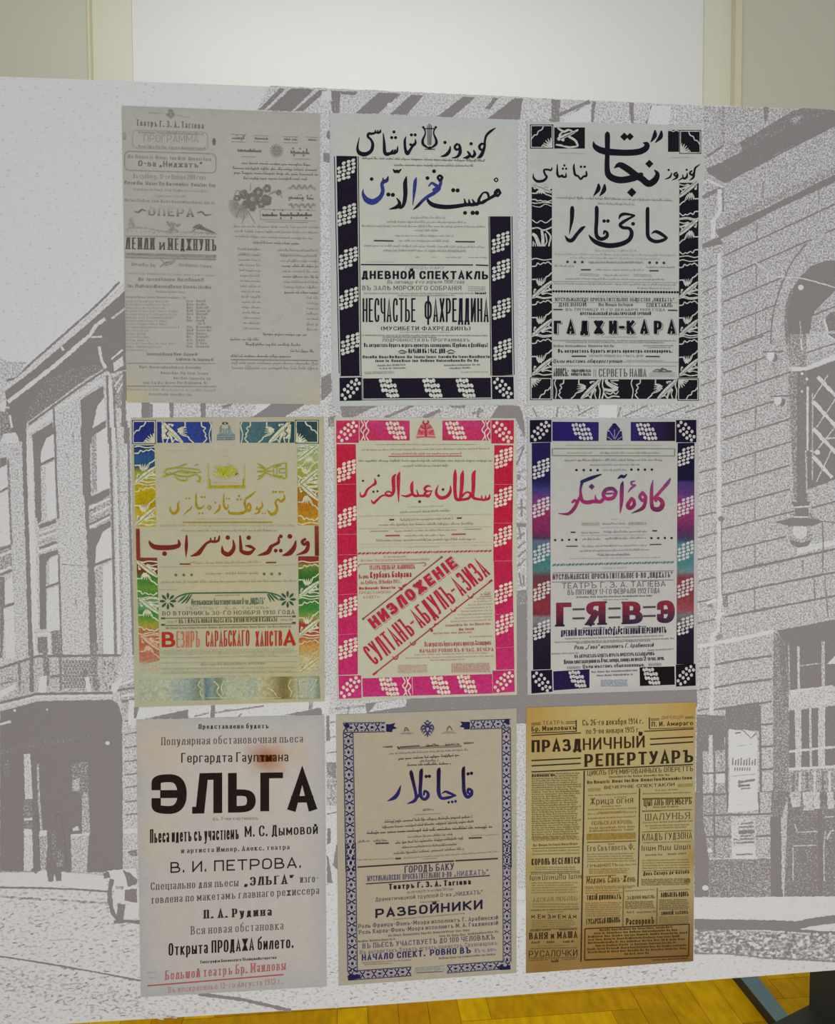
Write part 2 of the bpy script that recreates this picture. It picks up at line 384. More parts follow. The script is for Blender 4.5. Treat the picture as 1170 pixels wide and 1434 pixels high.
def cornerbox(ink, x0, y0, x1, y1, fill, white, fx, fy, lay=0):    # square with a scalloped arc and a fan in the corner (fx, fy)
    ink.rect(x0, y0, x1, y1, fill, lay, nu=2, nv=2); w, h = x1-x0, y1-y0
    ink.outline([(x0+w*.05, y0+h*.05), (x1-w*.05, y0+h*.05), (x1-w*.05, y1-h*.05), (x0+w*.05, y1-h*.05)], 5, white, lay+2)
    X = lambda a: x0+w*a if fx else x1-w*a
    Y = lambda a: y0+h*a if fy else y1-h*a
    for k in range(5):
        a = math.pi/2*(k+.3)/4.6
        ink.pen([(X(.07), Y(.07), w*.09), (X(.07+.2*math.cos(a)), Y(.07+.2*math.sin(a)), w*.065), (X(.07+.38*math.cos(a)), Y(.07+.38*math.sin(a)), w*.03)], white, lay+2, cap=False)
    ink.pen([(X(.3), Y(.06), 5), (X(.42), Y(.16), 6), (X(.5), Y(.08), 5)], white, lay+2)
    ink.pen([(X(.42), Y(.94), 7), (X(.5), Y(.78), 7), (X(.64), Y(.72), 7), (X(.7), Y(.58), 7), (X(.82), Y(.55), 7), (X(.94), Y(.4), 7)], white, lay+2)

# ------------------------------------------------------------------ posters
def sheet(name, corners, colf, label, nu=16, nv=22, extra=None):
    """a thin paper sheet stuck on the board; corners clockwise from top left, in pixels; colf(u, v) gives the paper's own colour"""
    a, b, c, d = corners; V = []; C = []; Fc = []; T0 = .0016
    for j in range(nv+1):
        v = j/nv
        for i in range(nu+1):
            u = i/nu
            x = (a[0]*(1-u)+b[0]*u)*(1-v)+(d[0]*(1-u)+c[0]*u)*v; y = (a[1]*(1-u)+b[1]*u)*(1-v)+(d[1]*(1-u)+c[1]*u)*v
            if extra: x += extra(u, v)
            V.append(B(x, y, T0)); C.append(colf(u, v))
    for j in range(nv):
        for i in range(nu):
            q = j*(nu+1)+i; Fc.append([q, q+1, q+nu+2, q+nu+1])
    edge = [i for i in range(nu+1)]+[j*(nu+1)+nu for j in range(1, nv+1)]+[nv*(nu+1)+i for i in range(nu-1, -1, -1)]+[j*(nu+1) for j in range(nv-1, 0, -1)]
    n0 = len(V)
    for i in edge: p = V[i]; V.append(Vector((p.x, -.0012, p.z))); C.append(C[i])
    m = len(edge)
    for i in range(m): Fc.append([edge[i], edge[(i+1) % m], n0+(i+1) % m, n0+i])
    Fc.append([n0+i for i in range(m)])
    o0 = (V[0]+V[nu]+V[nv*(nu+1)]+V[nv*(nu+1)+nu])/4
    o = mesh_obj(name, V, Fc, M_PAPER, None, o0, ('col', 'col', C))
    return tag(o, label, 'poster', 'theatre posters on the exhibition board')
def papercol(base, edges=None, ew=.08, spots=(), vert=None, nz=.0, seed=3):
    rnd = random.Random(seed); ph = [rnd.uniform(0, 6) for _ in range(6)]
    def f(u, v):
        c = list(hexc(base))
        if vert: c = list(vert(v))
        if edges:
            e = min(u, 1-u, v, 1-v); t = max(0.0, 1-e/ew); ec = hexc(edges); c = [c[i]*(1-t)+ec[i]*t for i in range(3)]
        for (su, sv, r, col, k) in spots:
            q = math.hypot(u-su, (v-sv)*1.4)/r
            if q < 1: t = (1-q)**.7*k; sc = hexc(col); c = [c[i]*(1-t)+sc[i]*t for i in range(3)]
        z = 1+nz*(math.sin(u*7+ph[0]+v*3)+math.sin(v*11+ph[1]-u*5)+math.sin(u*17+ph[2]+v*9))/3
        return tuple(x*z for x in c)
    return f

# ------------------------------------------------------------------ the room
YW = 2.30                                                    # wall behind the board
def boxmesh(x0, x1, y0, y1, z0, z1):
    v = [(x, y, z) for z in (z0, z1) for y in (y0, y1) for x in (x0, x1)]
    return v, [[0, 2, 3, 1], [4, 5, 7, 6], [0, 1, 5, 4], [2, 6, 7, 3], [0, 4, 6, 2], [1, 3, 7, 5]]
def mat_wall(name, col, rough=.8):
    m, nt, b = principled(name, hexc(col), rough, .1)
    n = nd(nt, 'ShaderNodeTexNoise'); n.inputs['Scale'].default_value = 90; bp = nd(nt, 'ShaderNodeBump'); bp.inputs['Strength'].default_value = .03
    g = nd(nt, 'ShaderNodeNewGeometry'); nt.links.new(g.outputs['Position'], n.inputs['Vector'])
    nt.links.new(n.outputs['Fac'], bp.inputs['Height']); nt.links.new(bp.outputs['Normal'], b.inputs['Normal']); return m
M_WALL = mat_wall('beige_wall_paint', '#c3c1b0'); M_WHITE = mat_wall('white_panel_paint', '#dcddda'); M_BOUNCE = mat_wall('cream_bounce_tint', '#d4d3c2')  # the cream colour holds the warm bounce light at the recess sides
M_TRIM = mat_wall('trim_paint', '#cfc9ae')
def struct(name, v, f, mat):
    o = mesh_obj(name, v, f, mat); o['kind'] = 'structure'; return o
xl, xr = Wl(126, 60, YW).x, Wl(1029, 60, YW).x
xt = Wl(1038, 60, YW).x; xa, xb = Wl(186, 60, YW+.05).x, Wl(985, 60, YW+.05).x
# wall with a shallow recess, its back painted white
struct('wall_back', *boxmesh(-5.5, xl, YW, YW+.25, 0, 5.2), M_WALL)
struct('wall_right', *boxmesh(xt, 5.5, YW, YW+.25, 0, 5.2), M_WALL)
struct('wall_left', *boxmesh(xl, xt+.02, YW+.05, YW+.25, 0, 5.2), M_WHITE)
bpy.data.objects['wall_left'].name = 'wall_recess'
v, f = boxmesh(xl, xa, YW+.035, YW+.05, 0, 5.2); struct('bounce_strip_1', v, f, M_BOUNCE)  # cream side strips: warm light off the jambs, put in as colour
v, f = boxmesh(xb, xr+.01, YW+.035, YW+.05, 0, 5.2); struct('bounce_strip_2', v, f, M_BOUNCE)
v, f = boxmesh(xr, xt, YW-.012, YW+.05, 0, 5.2); struct('trim_3', v, f, M_TRIM)
v, f = boxmesh(xl-.008, xl+.003, YW-.006, YW+.05, 0, 5.2); struct('trim_4', v, f, M_TRIM)

# herringbone parquet, one face per block, each with its own tone
m, nt, b = principled('oak_parquet', (.5, .3, .05), .45, .08)
at = nd(nt, 'ShaderNodeAttribute', attribute_name='col'); g = nd(nt, 'ShaderNodeNewGeometry')
wv = nd(nt, 'ShaderNodeTexNoise'); wv.inputs['Scale'].default_value = 14; wv.inputs['Detail'].default_value = 6
mp = nd(nt, 'ShaderNodeMapping'); mp.inputs['Scale'].default_value = (3, 1, 1)
nt.links.new(g.outputs['Position'], mp.inputs['Vector']); nt.links.new(mp.outputs['Vector'], wv.inputs['Vector'])
mr = nd(nt, 'ShaderNodeMapRange'); mr.inputs['From Min'].default_value = .3; mr.inputs['From Max'].default_value = .7; mr.inputs['To Min'].default_value = .8; mr.inputs['To Max'].default_value = 1.15
nt.links.new(wv.outputs['Fac'], mr.inputs['Value'])
sc = nd(nt, 'ShaderNodeVectorMath', operation='SCALE'); nt.links.new(at.outputs['Color'], sc.inputs[0]); nt.links.new(mr.outputs['Result'], sc.inputs['Scale'])
nt.links.new(sc.outputs['Vector'], b.inputs['Base Color']); M_FLOOR = m
V = []; Fc = []; C = []; wdt, n_ = .085, 5; L_ = wdt*n_
base = G(722, 1396)
def plank(x0, y0, x1, y1, rnd):
    if x1 < -3.2 or x0 > 3.6 or y1 < -3.6 or y0 > YW+.2: return
    x0, x1 = max(x0, -3.2), min(x1, 3.6); y0, y1 = max(y0, -3.6), min(y1, YW+.2)
    t = rnd.random(); col = hexc(mixh(mixh('#d09a00', '#efbe00', t), '#c07a00', max(0, rnd.random()-.72)*2.2)); gp = .0005
    q = len(V); V.extend([(x0+gp, y0+gp, 0), (x1-gp, y0+gp, 0), (x1-gp, y1-gp, 0), (x0+gp, y1-gp, 0)]); Fc.append([q, q+1, q+2, q+3]); C.extend([col]*4)
rnd = random.Random(5)
for k in range(-70, 80):
    for j in range(-16, 16):
        ox = base.x+k*wdt+j*L_; oy = base.y+k*wdt-j*L_
        plank(ox, oy, ox+L_, oy+wdt, rnd)
        plank(ox+L_, oy, ox+L_+wdt, oy+L_, rnd) if False else plank(ox, oy+wdt, ox+wdt, oy+wdt+L_, rnd)
q = len(V); V.extend([(-3.2, -3.6, -.004), (3.6, -3.6, -.004), (3.6, YW+.2, -.004), (-3.2, YW+.2, -.004)]); Fc.append([q, q+1, q+2, q+3]); C.extend([hexc('#7a5208')]*4)
fl = mesh_obj('floor', V, Fc, M_FLOOR, attr=('col', 'col', C)); fl['kind'] = 'structure'

# ------------------------------------------------------------------ dark metal stand on the floor behind the board
def mat_metal(name, col, rough):
    m, nt, b = principled(name, hexc(col), rough, .4)
    g = nd(nt, 'ShaderNodeNewGeometry'); n = nd(nt, 'ShaderNodeTexNoise'); n.inputs['Scale'].default_value = 40
    nt.links.new(g.outputs['Position'], n.inputs['Vector']); mr = nd(nt, 'ShaderNodeMapRange'); mr.inputs['To Min'].default_value = rough-.06; mr.inputs['To Max'].default_value = rough+.08
    nt.links.new(n.outputs['Fac'], mr.inputs['Value']); nt.links.new(mr.outputs['Result'], b.inputs['Roughness']); return m
M_DARK = mat_metal('black_powder_coat', '#32312d', .55); M_TEAL = mat_metal('slate_grey_steel', '#6a868b', .6)
def prism(pts, z0, z1):                       # vertical prism over a floor outline
    n = len(pts); v = [(p[0], p[1], z0) for p in pts]+[(p[0], p[1], z1) for p in pts]
    return v, [list(range(n))[::-1], [n+i for i in range(n)]]+[[i, (i+1) % n, n+(i+1) % n, n+i] for i in range(n)]
HB = .035
p1 = G(1132, 1408, HB); p2 = G(1087, 1431, HB); e = (p1-p2).normalized(); nn = Vector((e.y, -e.x, 0))     # nn points towards the viewer
c0 = p1-e*.62; c1 = p1+e*.30
st = bpy.data.objects.new('display_stand', None); COL.objects.link(st); st.location = (p1.x, p1.y, 0)
tag(st, 'dark metal stand with slate grey foot bar on the parquet below the board', 'stand')
mesh_obj('base_plate', *prism([p1-e*.20, c1, c1+nn*.22, p1-e*.20+nn*.22], 0, HB), M_DARK, st)
k0 = p1+nn*.004
mesh_obj('upright', *prism([k0, k0+e*.28, k0+e*.28+nn*.12, k0+nn*.12], HB, .95), M_DARK, st)
q1, q2 = G(1104.5, 1422, HB), G(1088, 1430.5, HB); r1, r2 = G(1062, 1368, HB), G(1040.5, 1372, HB)
r1b, r2b = r1+(r1-q1)*1.4, r2+(r2-q2)*1.4
bar = mesh_obj('foot_bar', *prism([q2-(r2-q2)*.0, q1-(r1-q1)*.0, r1b, r2b], 0, HB-.003), M_DARK, st)
mesh_obj('top_plate', *prism([q2, q1, r1b, r2b], HB-.003, HB), M_TEAL, bar)

# ------------------------------------------------------------------ the board: a printed panel on two legs
M_CORE, _, _ = principled('board_core', hexc('#e6e4e2'), .6, .2)
top = [(-230, 97), (0, 107), (400, 122), (770, 138), (1170, 155), (1390, 164.5)]
bot = [(1390, 1341.5), (1170, 1358.6), (885, 1381), (700, 1395), (500, 1409.5), (300, 1421.5), (100, 1433.2), (-230, 1452)]
def panel(pts, y0, y1):
    v = [B(x, y, 0) for x, y in pts]; n = len(v); w = [Vector((p.x, y0, p.z)) for p in v]+[Vector((p.x, y1, p.z)) for p in v]
    return w, [list(range(n)), [n+i for i in range(n)][::-1]]+[[i, n+i, n+(i+1) % n, (i+1) % n] for i in range(n)]
w_, f_ = panel(top+bot, 0, .018)
board = mesh_obj('exhibition_board', w_, f_, M_CORE, None, Vector((0, 0, 0)))
tag(board, 'large free-standing exhibition board printed with a grey photograph of an old street', 'display board')
for px, in ((-190,), (1330,)):
    zb = B(px, 1400 if px > 0 else 1450, 0); 
    lg = mesh_obj('leg', *boxmesh(zb.x-.025, zb.x+.025, .018, .058, 0, zb.z+.7), M_DARK, board)
    mesh_obj('foot', *boxmesh(zb.x-.03, zb.x+.03, -.12, .16, 0, .02), M_DARK, lg)

GR_FINE = mat_grain('printed_photo_grain', 310, 3.4, .60)
GR_COARSE = mat_grain('printed_cobble_speckle', 120, 4, .62, stretch=1.7)
class Tone:
    cnt = 0
    def __init__(s, name, mat): s.name, s.mat, s.v, s.f, s.t = name, mat, [], [], []
    def add(s, pts, faces, tone):
        Tone.cnt += 1; o = 2e-5+Tone.cnt*1e-6; b = len(s.v)
        for i, p in enumerate(pts): s.v.append(B(*p, o)); s.t.append(tone[i] if isinstance(tone, (list, tuple)) else tone)
        s.f += [[b+i for i in f] for f in faces]
    def p(s, tone, spec):                       # polygon
        pts = [P(*map(float, q.split(','))) for q in spec.split()]; n = len(pts); R = random.Random(n*31+len(spec)); out = []; tn = []
        for i in range(n):                       # edges of the old print are ragged
            a, c = pts[i], pts[(i+1) % n]; k = max(1, min(60, int(math.hypot(c[0]-a[0], c[1]-a[1])/2.6)))
            for j in range(k):
                t = j/k; e = .62 if j else 0; out.append((a[0]+(c[0]-a[0])*t+R.uniform(-e, e), a[1]+(c[1]-a[1])*t+R.uniform(-e, e)))
                tn.append(tone[i]*(1-t)+tone[(i+1) % n]*t if isinstance(tone, tuple) else tone)
        s.add(out, [list(range(len(out)))], tn)
    def l(s, tone, w, spec, smooth=0):             # line of width w
        pts = [(*P(*map(float, q.split(','))), w*FR[2]) for q in spec.split()]
        if smooth: pts = catmull(pts, smooth)
        R = random.Random(len(spec)*7+int(w)); o2 = [pts[0]]
        for a, c in zip(pts, pts[1:]):
            k = max(1, min(60, int(math.hypot(c[0]-a[0], c[1]-a[1])/3)))
            for j in range(1, k+1):
                t = j/k; e = .3 if j < k else 0; o2.append((a[0]+(c[0]-a[0])*t+R.uniform(-e, e), a[1]+(c[1]-a[1])*t+R.uniform(-e, e), a[2]*R.uniform(.75, 1.2)))
        pts = o2; n = len(pts); q = []
        for i, p in enumerate(pts):
            a, b = pts[max(i-1, 0)], pts[min(i+1, n-1)]; dx, dy = b[0]-a[0], b[1]-a[1]; L = math.hypot(dx, dy) or 1; h = max(p[2], .7)/2
            q += [(p[0]-dy/L*h, p[1]+dx/L*h), (p[0]+dy/L*h, p[1]-dx/L*h)]
        s.add(q, [[2*i, 2*i+1, 2*i+3, 2*i+2] for i in range(n-1)], tone)
    def ls(s, tone, w, specs):
        for q in specs.split(';'): s.l(tone, w, q.strip())
    def c(s, tone, x, y, rx, ry=None):
        ry = ry or rx; s.add([P(x+rx*math.cos(i*.524), y+ry*math.sin(i*.524)) for i in range(12)], [list(range(12))], tone)
    def build(s): return mesh_obj(s.name, s.v, s.f, s.mat, board, attr=('tone', 'f', s.t))

fr(0, 0, 1)
sky = Tone('printed_sky', GR_COARSE)
sky.add(top+bot, [list(range(len(top+bot)))], .14)
sky.build()

# ---- left house of the printed photograph
h = Tone('printed_corner_house', GR_FINE)
h.p(.36, '-230,650 -230,560 0,534 45,507 110,455 174,397 300,240 361,152 378,120 740,136 740,1245 300,1250 -230,1240')
fr(0, 300, 1/4.48)
h.p(.42, '0,905 60,925 170,925 110,1000 0,1045')
h.l(.8, 15, '40,1045 110,1025 200,930 350,800 545,628 660,520 750,425')
h.p(.28, '30,1085 200,945 400,770 560,650 785,440 785,480 560,680 400,815 200,985 30,1110')
h.p(.97, '30,1112 200,985 400,815 560,680 785,478 792,975 690,1000 655,960 500,1050 330,1180 170,1300 155,1400 130,1440 60,1440 60,1300 40,1190')
h.p(.80, '300,1040 480,960 620,940 655,965 500,1060 330,1190 180,1300 150,1260')
h.l(.14, 26, '50,1178 200,1062 350,945 560,762')
h.l(.2, 22, '560,770 600,700 660,655'); h.l(.2, 12, '575,772 640,768'); h.l(.2, 20, '622,830 638,920 665,965')
h.l(.4, 14, '700,655 785,590'); h.l(.2, 16, '400,855 385,830')
h.p(.70, '0,1210 40,1195 62,1300 95,1440 0,1440'); h.p(.15, '0,1190 40,1155 30,1240 0,1230'); h.p(.2, '20,1380 100,1370 130,1440 0,1440')
h.l(.15, 14, '60,1260 75,1340'); h.l(.2, 12, '0,1210 60,1215')
h.p(.24, '712,930 770,890 775,950 715,985'); h.p(.62, '700,1030 785,985 790,1240 715,1200'); h.ls(.2, 12, '700,910 770,850;720,1080 770,1010;735,1120 770,1060')
h.l(.95, 24, '782,985 790,1440')
h.l(.22, 26, '640,1040 340,1235 170,1365 175,1440'); h.l(.92, 15, '665,975 500,1085 335,1205 180,1320')
h.l(.15, 30, '180,1365 330,1258'); h.p(.97, '200,1392 330,1305 338,1440 205,1440'); h.p(.08, '290,1395 335,1370 338,1440 292,1440')
h.p(.36, '348,1235 500,1160 518,1440 350,1440'); h.l(.85, 12, '338,1215 345,1440')
h.p(.97, '505,1165 650,1075 670,1440 520,1440'); h.p(.08, '610,1205 655,1150 665,1290 580,1345'); h.p(.1, '575,1400 668,1335 672,1440 578,1440'); h.l(.95, 12, '570,1365 665,1300')
h.l(.92, 14, '672,1010 684,1440'); h.l(.15, 22, '692,1040 708,1440'); h.l(.8, 14, '715,1090 728,1440')
fr(0, 600, 1/4.48)
h.p(.97, '200,40 280,-5 345,-5 340,38 290,65 255,150 260,580 235,600 205,100'); h.p(.97, '505,-5 670,-5 565,20 565,430 520,420')
h.p(.55, '575,50 605,30 610,390 580,405'); h.p(.08, '605,30 670,-5 690,375 610,395'); h.l(.95, 14, '565,30 650,-5')
h.p(.92, '0,190 40,180 45,230 0,250'); h.p(.1, '0,250 48,225 66,725 0,745'); h.l(.85, 14, '0,400 50,372'); h.l(.7, 14, '50,200 72,730')
h.p(.58, '0,745 70,728 78,900 0,925'); h.ls(.1, 16, '0,800 70,770;0,900 72,868'); h.ls(.88, 14, '0,760 70,735;0,920 75,890')
h.p(.8, '0,930 30,935 30,1110 15,1440 0,1440'); h.p(.08, '30,960 76,930 86,1095 30,1110'); h.p(.15, '22,1130 86,1108 96,1440 35,1440'); h.l(.9, 16, '10,1122 90,1098')
h.p(.36, '70,100 140,80 170,1420 98,1420'); h.l(.9, 28, '150,-5 156,300 175,800 192,1420'); h.l(.16, 38, '185,60 200,600 222,1260')
h.ls(.5, 10, '75,140 110,130;85,170 130,150;95,270 115,330')
h.l(.9, 40, '232,60 240,560'); h.p(.35, '255,240 290,230 300,575 265,585'); h.p(.06, '258,150 290,60 336,35 340,180 258,222'); h.p(.08, '285,235 342,205 352,558 295,578'); h.l(.95, 16, '252,228 342,185')
h.l(.85, 13, '345,-5 352,280 366,570'); h.p(.42, '240,602 350,562 362,745 245,792')
h.ls(.9, 22, '245,618 352,580'); h.ls(.08, 10, '245,655 350,622;245,690 355,655'); h.ls(.6, 8, '250,672 352,640;255,715 352,690'); h.l(.9, 16, '246,752 356,712'); h.l(.06, 18, '246,775 358,735'); h.p(.93, '246,795 362,758 366,790 320,805 292,840 290,1260 252,1260')
h.p(.4, '288,860 310,830 312,985 290,998'); h.p(.06, '310,820 366,790 371,968 310,985'); h.l(.95, 14, '280,1002 372,966'); h.p(.14, '298,1012 373,985 381,1262 300,1275'); h.l(.8, 12, '368,790 386,1420')
h.p(.8, '236,1310 296,1308 300,1405 240,1410'); h.p(.7, '320,1272 376,1265 380,1420 330,1420'); h.l(.1, 14, '205,1295 310,1285 312,1420'); h.l(.1, 16, '212,1290 222,1420')
h.p(.34, '368,-5 505,-5 555,1420 392,1420'); h.l(.6, 6, '390,853 530,862'); h.ls(.55, 10, '455,30 465,95;410,150 430,200;470,1060 485,1130;500,540 515,560')
h.l(.94, 46, '535,-5 550,420 566,660 588,1420')
h.p(.5, '555,445 690,382 697,575 562,635'); h.p(.95, '552,432 690,376 690,412 640,450 560,482'); h.ls(.06, 14, '560,498 690,440;562,622 690,556'); h.ls(.25, 16, '575,545 690,490'); h.ls(.9, 12, '560,604 690,540;560,520 600,505')
h.p(.96, '560,640 692,578 696,612 645,650 605,745 596,860 560,860'); h.p(.06, '604,745 645,650 696,622 702,812 598,850'); h.l(.95, 16, '592,858 700,816')
h.p(.45, '600,878 645,862 650,1420 618,1420'); h.p(.05, '645,868 702,838 716,1420 648,1420'); h.l(.8, 16, '690,-5 706,560 726,1420'); h.l(.5, 18, '735,60 752,560 772,1420'); h.l(.15, 16, '715,-5 735,600 748,1420'); h.l(.85, 16, '805,-5 816,600 838,1420')
h.l(.5, 10, '730,210 740,330'); h.l(.6, 8, '745,400 800,398')
fr(0, 900, 1/4.48)
h.p(.44, '0,175 235,95 755,90 712,300 230,325 0,385')
for i in range(9):
    for j in range(8):
        x_, y_ = 392+i*20+(j % 2)*10, 112+j*22; h.l(.9, 6, '%d,%d %d,%d' % (x_, y_, x_+14, y_+18)); h.l(.8, 6, '%d,%d %d,%d' % (x_+14, y_, x_, y_+18))
R_ = random.Random(3)
for i in range(26): x_, y_ = R_.uniform(620, 735), R_.uniform(115, 290); h.l(.9, 8, '%f,%f %f,%f' % (x_, y_, x_+R_.uniform(-14, 14), y_+R_.uniform(6, 20)))
for i in range(20): x_, y_ = R_.uniform(5, 215), R_.uniform(190, 320); h.l(.75, 7, '%f,%f %f,%f' % (x_, y_, x_+R_.uniform(-10, 18), y_-R_.uniform(0, 14)))
h.l(.9, 17, '0,160 235,85 760,80'); h.ls(.75, 34, '265,0 290,110 292,270'); h.ls(.7, 40, '595,0 590,150 605,300'); h.ls(.75, 16, '378,95 382,300;120,120 125,300;310,215 385,205'); h.ls(.8, 26, '535,170 530,240;195,0 200,310')
h.p(.05, '248,212 296,205 290,310 240,315'); h.p(.06, '0,300 100,255 100,290 0,350'); h.l(.7, 10, '0,262 90,240'); h.l(.1, 30, '545,215 560,310')
h.l(.2, 18, '0,397 235,338 705,332'); h.l(.92, 15, '0,378 235,322 705,315')
h.p(.99, '0,432 240,368 700,358 738,382 766,462 772,1440 0,1440'); h.l(.3, 11, '10,412 240,355 690,348')
h.l(.2, 14, '0,512 70,495'); h.l(.84, 26, '0,690 150,650 560,595'); h.c(.1, 675, 630, 14, 12); h.c(.2, 92, 425, 9); h.c(.4, 295, 420, 8)
h.l(.8, 30, '40,730 45,850'); h.p(.3, '148,698 190,696 206,980 158,985'); h.p(.72, '148,990 200,980 212,1200 145,1190'); h.l(.2, 14, '150,1110 205,1105'); h.p(.15, '150,1165 205,1175 205,1210 150,1212')
h.p(.26, '148,1215 208,1210 212,1440 150,1440'); h.l(.45, 14, '238,760 245,1000 262,1180'); h.p(.5, '245,1185 296,1178 306,1440 250,1440'); h.p(.1, '250,1180 296,1178 290,1210 245,1215')
h.p(.72, '448,760 550,742 568,1200 515,1195 505,940 452,930'); h.p(.45, '455,860 500,850 500,930 455,930'); h.p(.5, '515,940 555,935 565,1200 515,1200'); h.p(.42, '444,1212 560,1205 545,1440 448,1440'); h.l(.1, 14, '445,1210 562,1200'); h.p(.15, '455,1165 490,1150 500,1175 460,1185')
h.p(.72, '340,1175 375,1190 395,1440 350,1440'); h.p(.38, '770,462 850,415 866,1440 780,1440'); h.p(.5, '742,262 842,205 855,420 772,465'); h.ls(.88, 14, '735,300 845,282;765,372 850,352'); h.ls(.12, 16, '740,270 840,232;760,335 850,322'); h.p(.06, '698,262 775,212 742,292 712,318')
h.ls(.8, 9, '782,495 856,482;782,578 856,562;782,662 858,648;782,748 858,736;782,832 860,818;785,912 860,898;785,1000 862,990;785,1082 862,1072')
h.p(.1, '775,1170 862,1160 862,1195 775,1200'); h.p(.75, '800,1310 860,1300 862,1340 815,1335')
# the strips seen between the posters
fr(340, 110, 420/1170)
for t_, q in ((.85, '60,122 145,38 166,40 85,122'), (.97, '95,124 190,38 280,42 190,128'), (.9, '200,128 300,44 328,46 235,128'), (.95, '345,46 382,48 376,134 350,134'), (.9, '380,48 450,52 440,64 385,62'), (.95, '438,136 532,54 618,60 528,138'), (.92, '572,140 660,62 705,66 640,142'), (.92, '758,148 862,70 908,74 818,152'), (.95, '955,158 1062,76 1094,78 1082,160'), (.85, '945,118 980,73 998,76 965,120')): h.p(t_, q)
h.p(.12, '310,48 345,48 348,134 300,134'); h.c(.1, 575, 102, 12, 8)
fr(435, 140, 50/159)
h.p(.35, '30,0 100,0 100,1434 45,1434'); h.p(.8, '55,235 85,235 85,280 60,275'); h.p(.8, '75,140 90,135 90,180 70,165'); h.p(.85, '48,1235 92,1215 95,1300 48,1345'); h.p(.85, '90,5 130,0 130,55 95,50')
fr(170, 550, 310/1170)
h.p(.14, '0,40 1170,40 1170,150 0,150')
for t_, q in ((.9, '105,50 150,50 152,135 108,135'), (.8, '252,50 278,50 275,135 258,135'), (.92, '418,50 446,50 446,135 420,135'), (.8, '150,60 165,60 165,130 152,130'), (.35, '280,50 418,50 418,135 280,135'), (.4, '450,50 720,55 690,135 450,135'), (.95, '805,52 985,54 860,130 690,132'), (.35, '990,50 1150,50 1140,180 860,135'), (.85, '530,66 590,55 580,70 540,85'), (.85, '0,0 25,0 25,180 0,180')): h.p(t_, q)
fr(460, 550, 310/1170)
for t_, q in ((.4, '0,40 1170,40 1170,170 0,170'), (.82, '60,66 265,66 120,136 75,136'), (.75, '0,130 40,120 40,180 0,180'), (.97, '900,66 1010,68 1036,130 1040,180 855,140'), (.8, '640,66 730,66 720,82 650,80'), (.5, '1080,66 1140,66 1130,130 1070,130')): h.p(t_, q)
h.ls(.8, 16, '300,132 450,66'); h.ls(.85, 22, '500,134 592,92'); h.ls(.75, 14, '760,110 820,95;800,80 790,130')
fr(705, 560, 50/159)
h.p(.40, '45,90 105,60 105,840 55,840'); h.p(.97, '0,25 70,30 95,100 98,180 60,90 0,85')
h.ls(.85, 9, '60,290 92,210;62,405 102,395;82,440 82,520;65,480 102,480;62,620 95,590;70,560 78,620;72,770 80,830;90,780 92,830'); h.p(.9, '60,545 103,550 103,565 60,565'); h.p(.8, '62,330 78,335 76,360 62,355'); h.ls(.7, 8, '62,230 95,200;62,325 100,310;80,160 100,150'); h.ls(.75, 10, '65,660 100,630;65,700 100,670;65,740 100,710')
h.p(.95, '55,850 105,845 108,1440 50,1440'); h.p(.75, '60,850 103,850 100,920 60,910')
fr(180, 965, 300/1170)
h.p(.16, '0,60 1100,40 1100,200 0,200')
for t_, q in ((.95, '90,162 326,110 326,160'), (.9, '450,88 473,86 470,155 448,155'), (.92, '845,142 1052,100 1062,145'), (.85, '30,100 60,90 40,160 30,160'), (.7, '985,70 1008,70 1005,110 985,115')): h.p(t_, q)
h.ls(.7, 9, '360,150 440,130;470,130 740,92;600,150 620,135;520,120 560,112')
fr(460, 960, 550/1170)
h.p(.93, '95,55 210,42 580,18 1180,-12 1180,70 560,80 110,85'); h.p(.35, '0,60 110,45 115,85 0,85'); h.p(.35, '145,50 235,38 230,62 120,80')
h.ls(.6, 7, '60,60 60,85;20,70 110,60')
fr(440, 1000, 60/210)
h.p(.22, '55,0 115,0 122,1440 60,1440')
for t_, q in ((.92, '60,10 75,5 78,130 60,135'), (.75, '60,235 108,235 110,320 62,290'), (.5, '62,290 110,320 112,450 62,450'), (.85, '65,560 82,560 82,630 65,640'), (.9, '62,690 70,700 90,820 118,900 112,905 66,870'), (.85, '108,640 118,640 118,770 92,740'), (.6, '62,970 75,960 75,1010 62,1015')): h.p(t_, q)
h.ls(.7, 8, '78,42 105,38;75,115 105,110;62,190 110,185;62,350 110,345;62,415 110,405;62,490 112,480;65,925 115,920')
h.build()

# ---- right building
r = Tone('printed_stone_building', GR_FINE)
fr(0, 0, 1)
r.p((.50, .50, .50, .40, .40, .40, .45, .47), '985,148 1170,155 1390,164 1390,1300 985,1275 976,1240 976,560 985,560')
r.p((.36, .40, .44, .40, .40), '741,137 986,148 986,560 977,1262 741,1262'); r.p(.95, '735,968 977,962 977,990 735,1000')
fr(770, 0, 400/1170)
for q in ('8,408 45,410 40,500 8,500', '325,418 345,420 345,505 335,505', '105,455 122,440 122,510 108,510', '175,415 190,415 180,500 170,500', '395,500 410,470 415,430 420,430 420,500'): r.p(.85, q)
r.ls(.8, 14, '0,495 45,468 165,415;395,505 500,440'); r.p(.12, '60,480 170,425 165,500 60,505'); r.p(.15, '420,430 500,435 490,510 400,510')
fr(740, 555, 245/1170)
r.ls(.85, 9, '30,80 60,135;200,70 190,140;430,75 330,130;620,70 600,140;800,60 640,135;1080,60 860,140;330,60 345,100'); r.p(.1, '480,50 600,50 590,140 470,140')
fr(960, 150, 210/913)
r.p(.97, '130,372 230,335 270,250 480,130 640,32 715,5 920,20 920,110 600,262 240,462 140,402'); r.p(.84, '300,240 640,34 720,10 900,18 720,95 480,200 300,290'); r.p(.55, '250,250 330,215 350,270 230,330'); r.p(.62, '650,60 720,45 690,95 640,90')
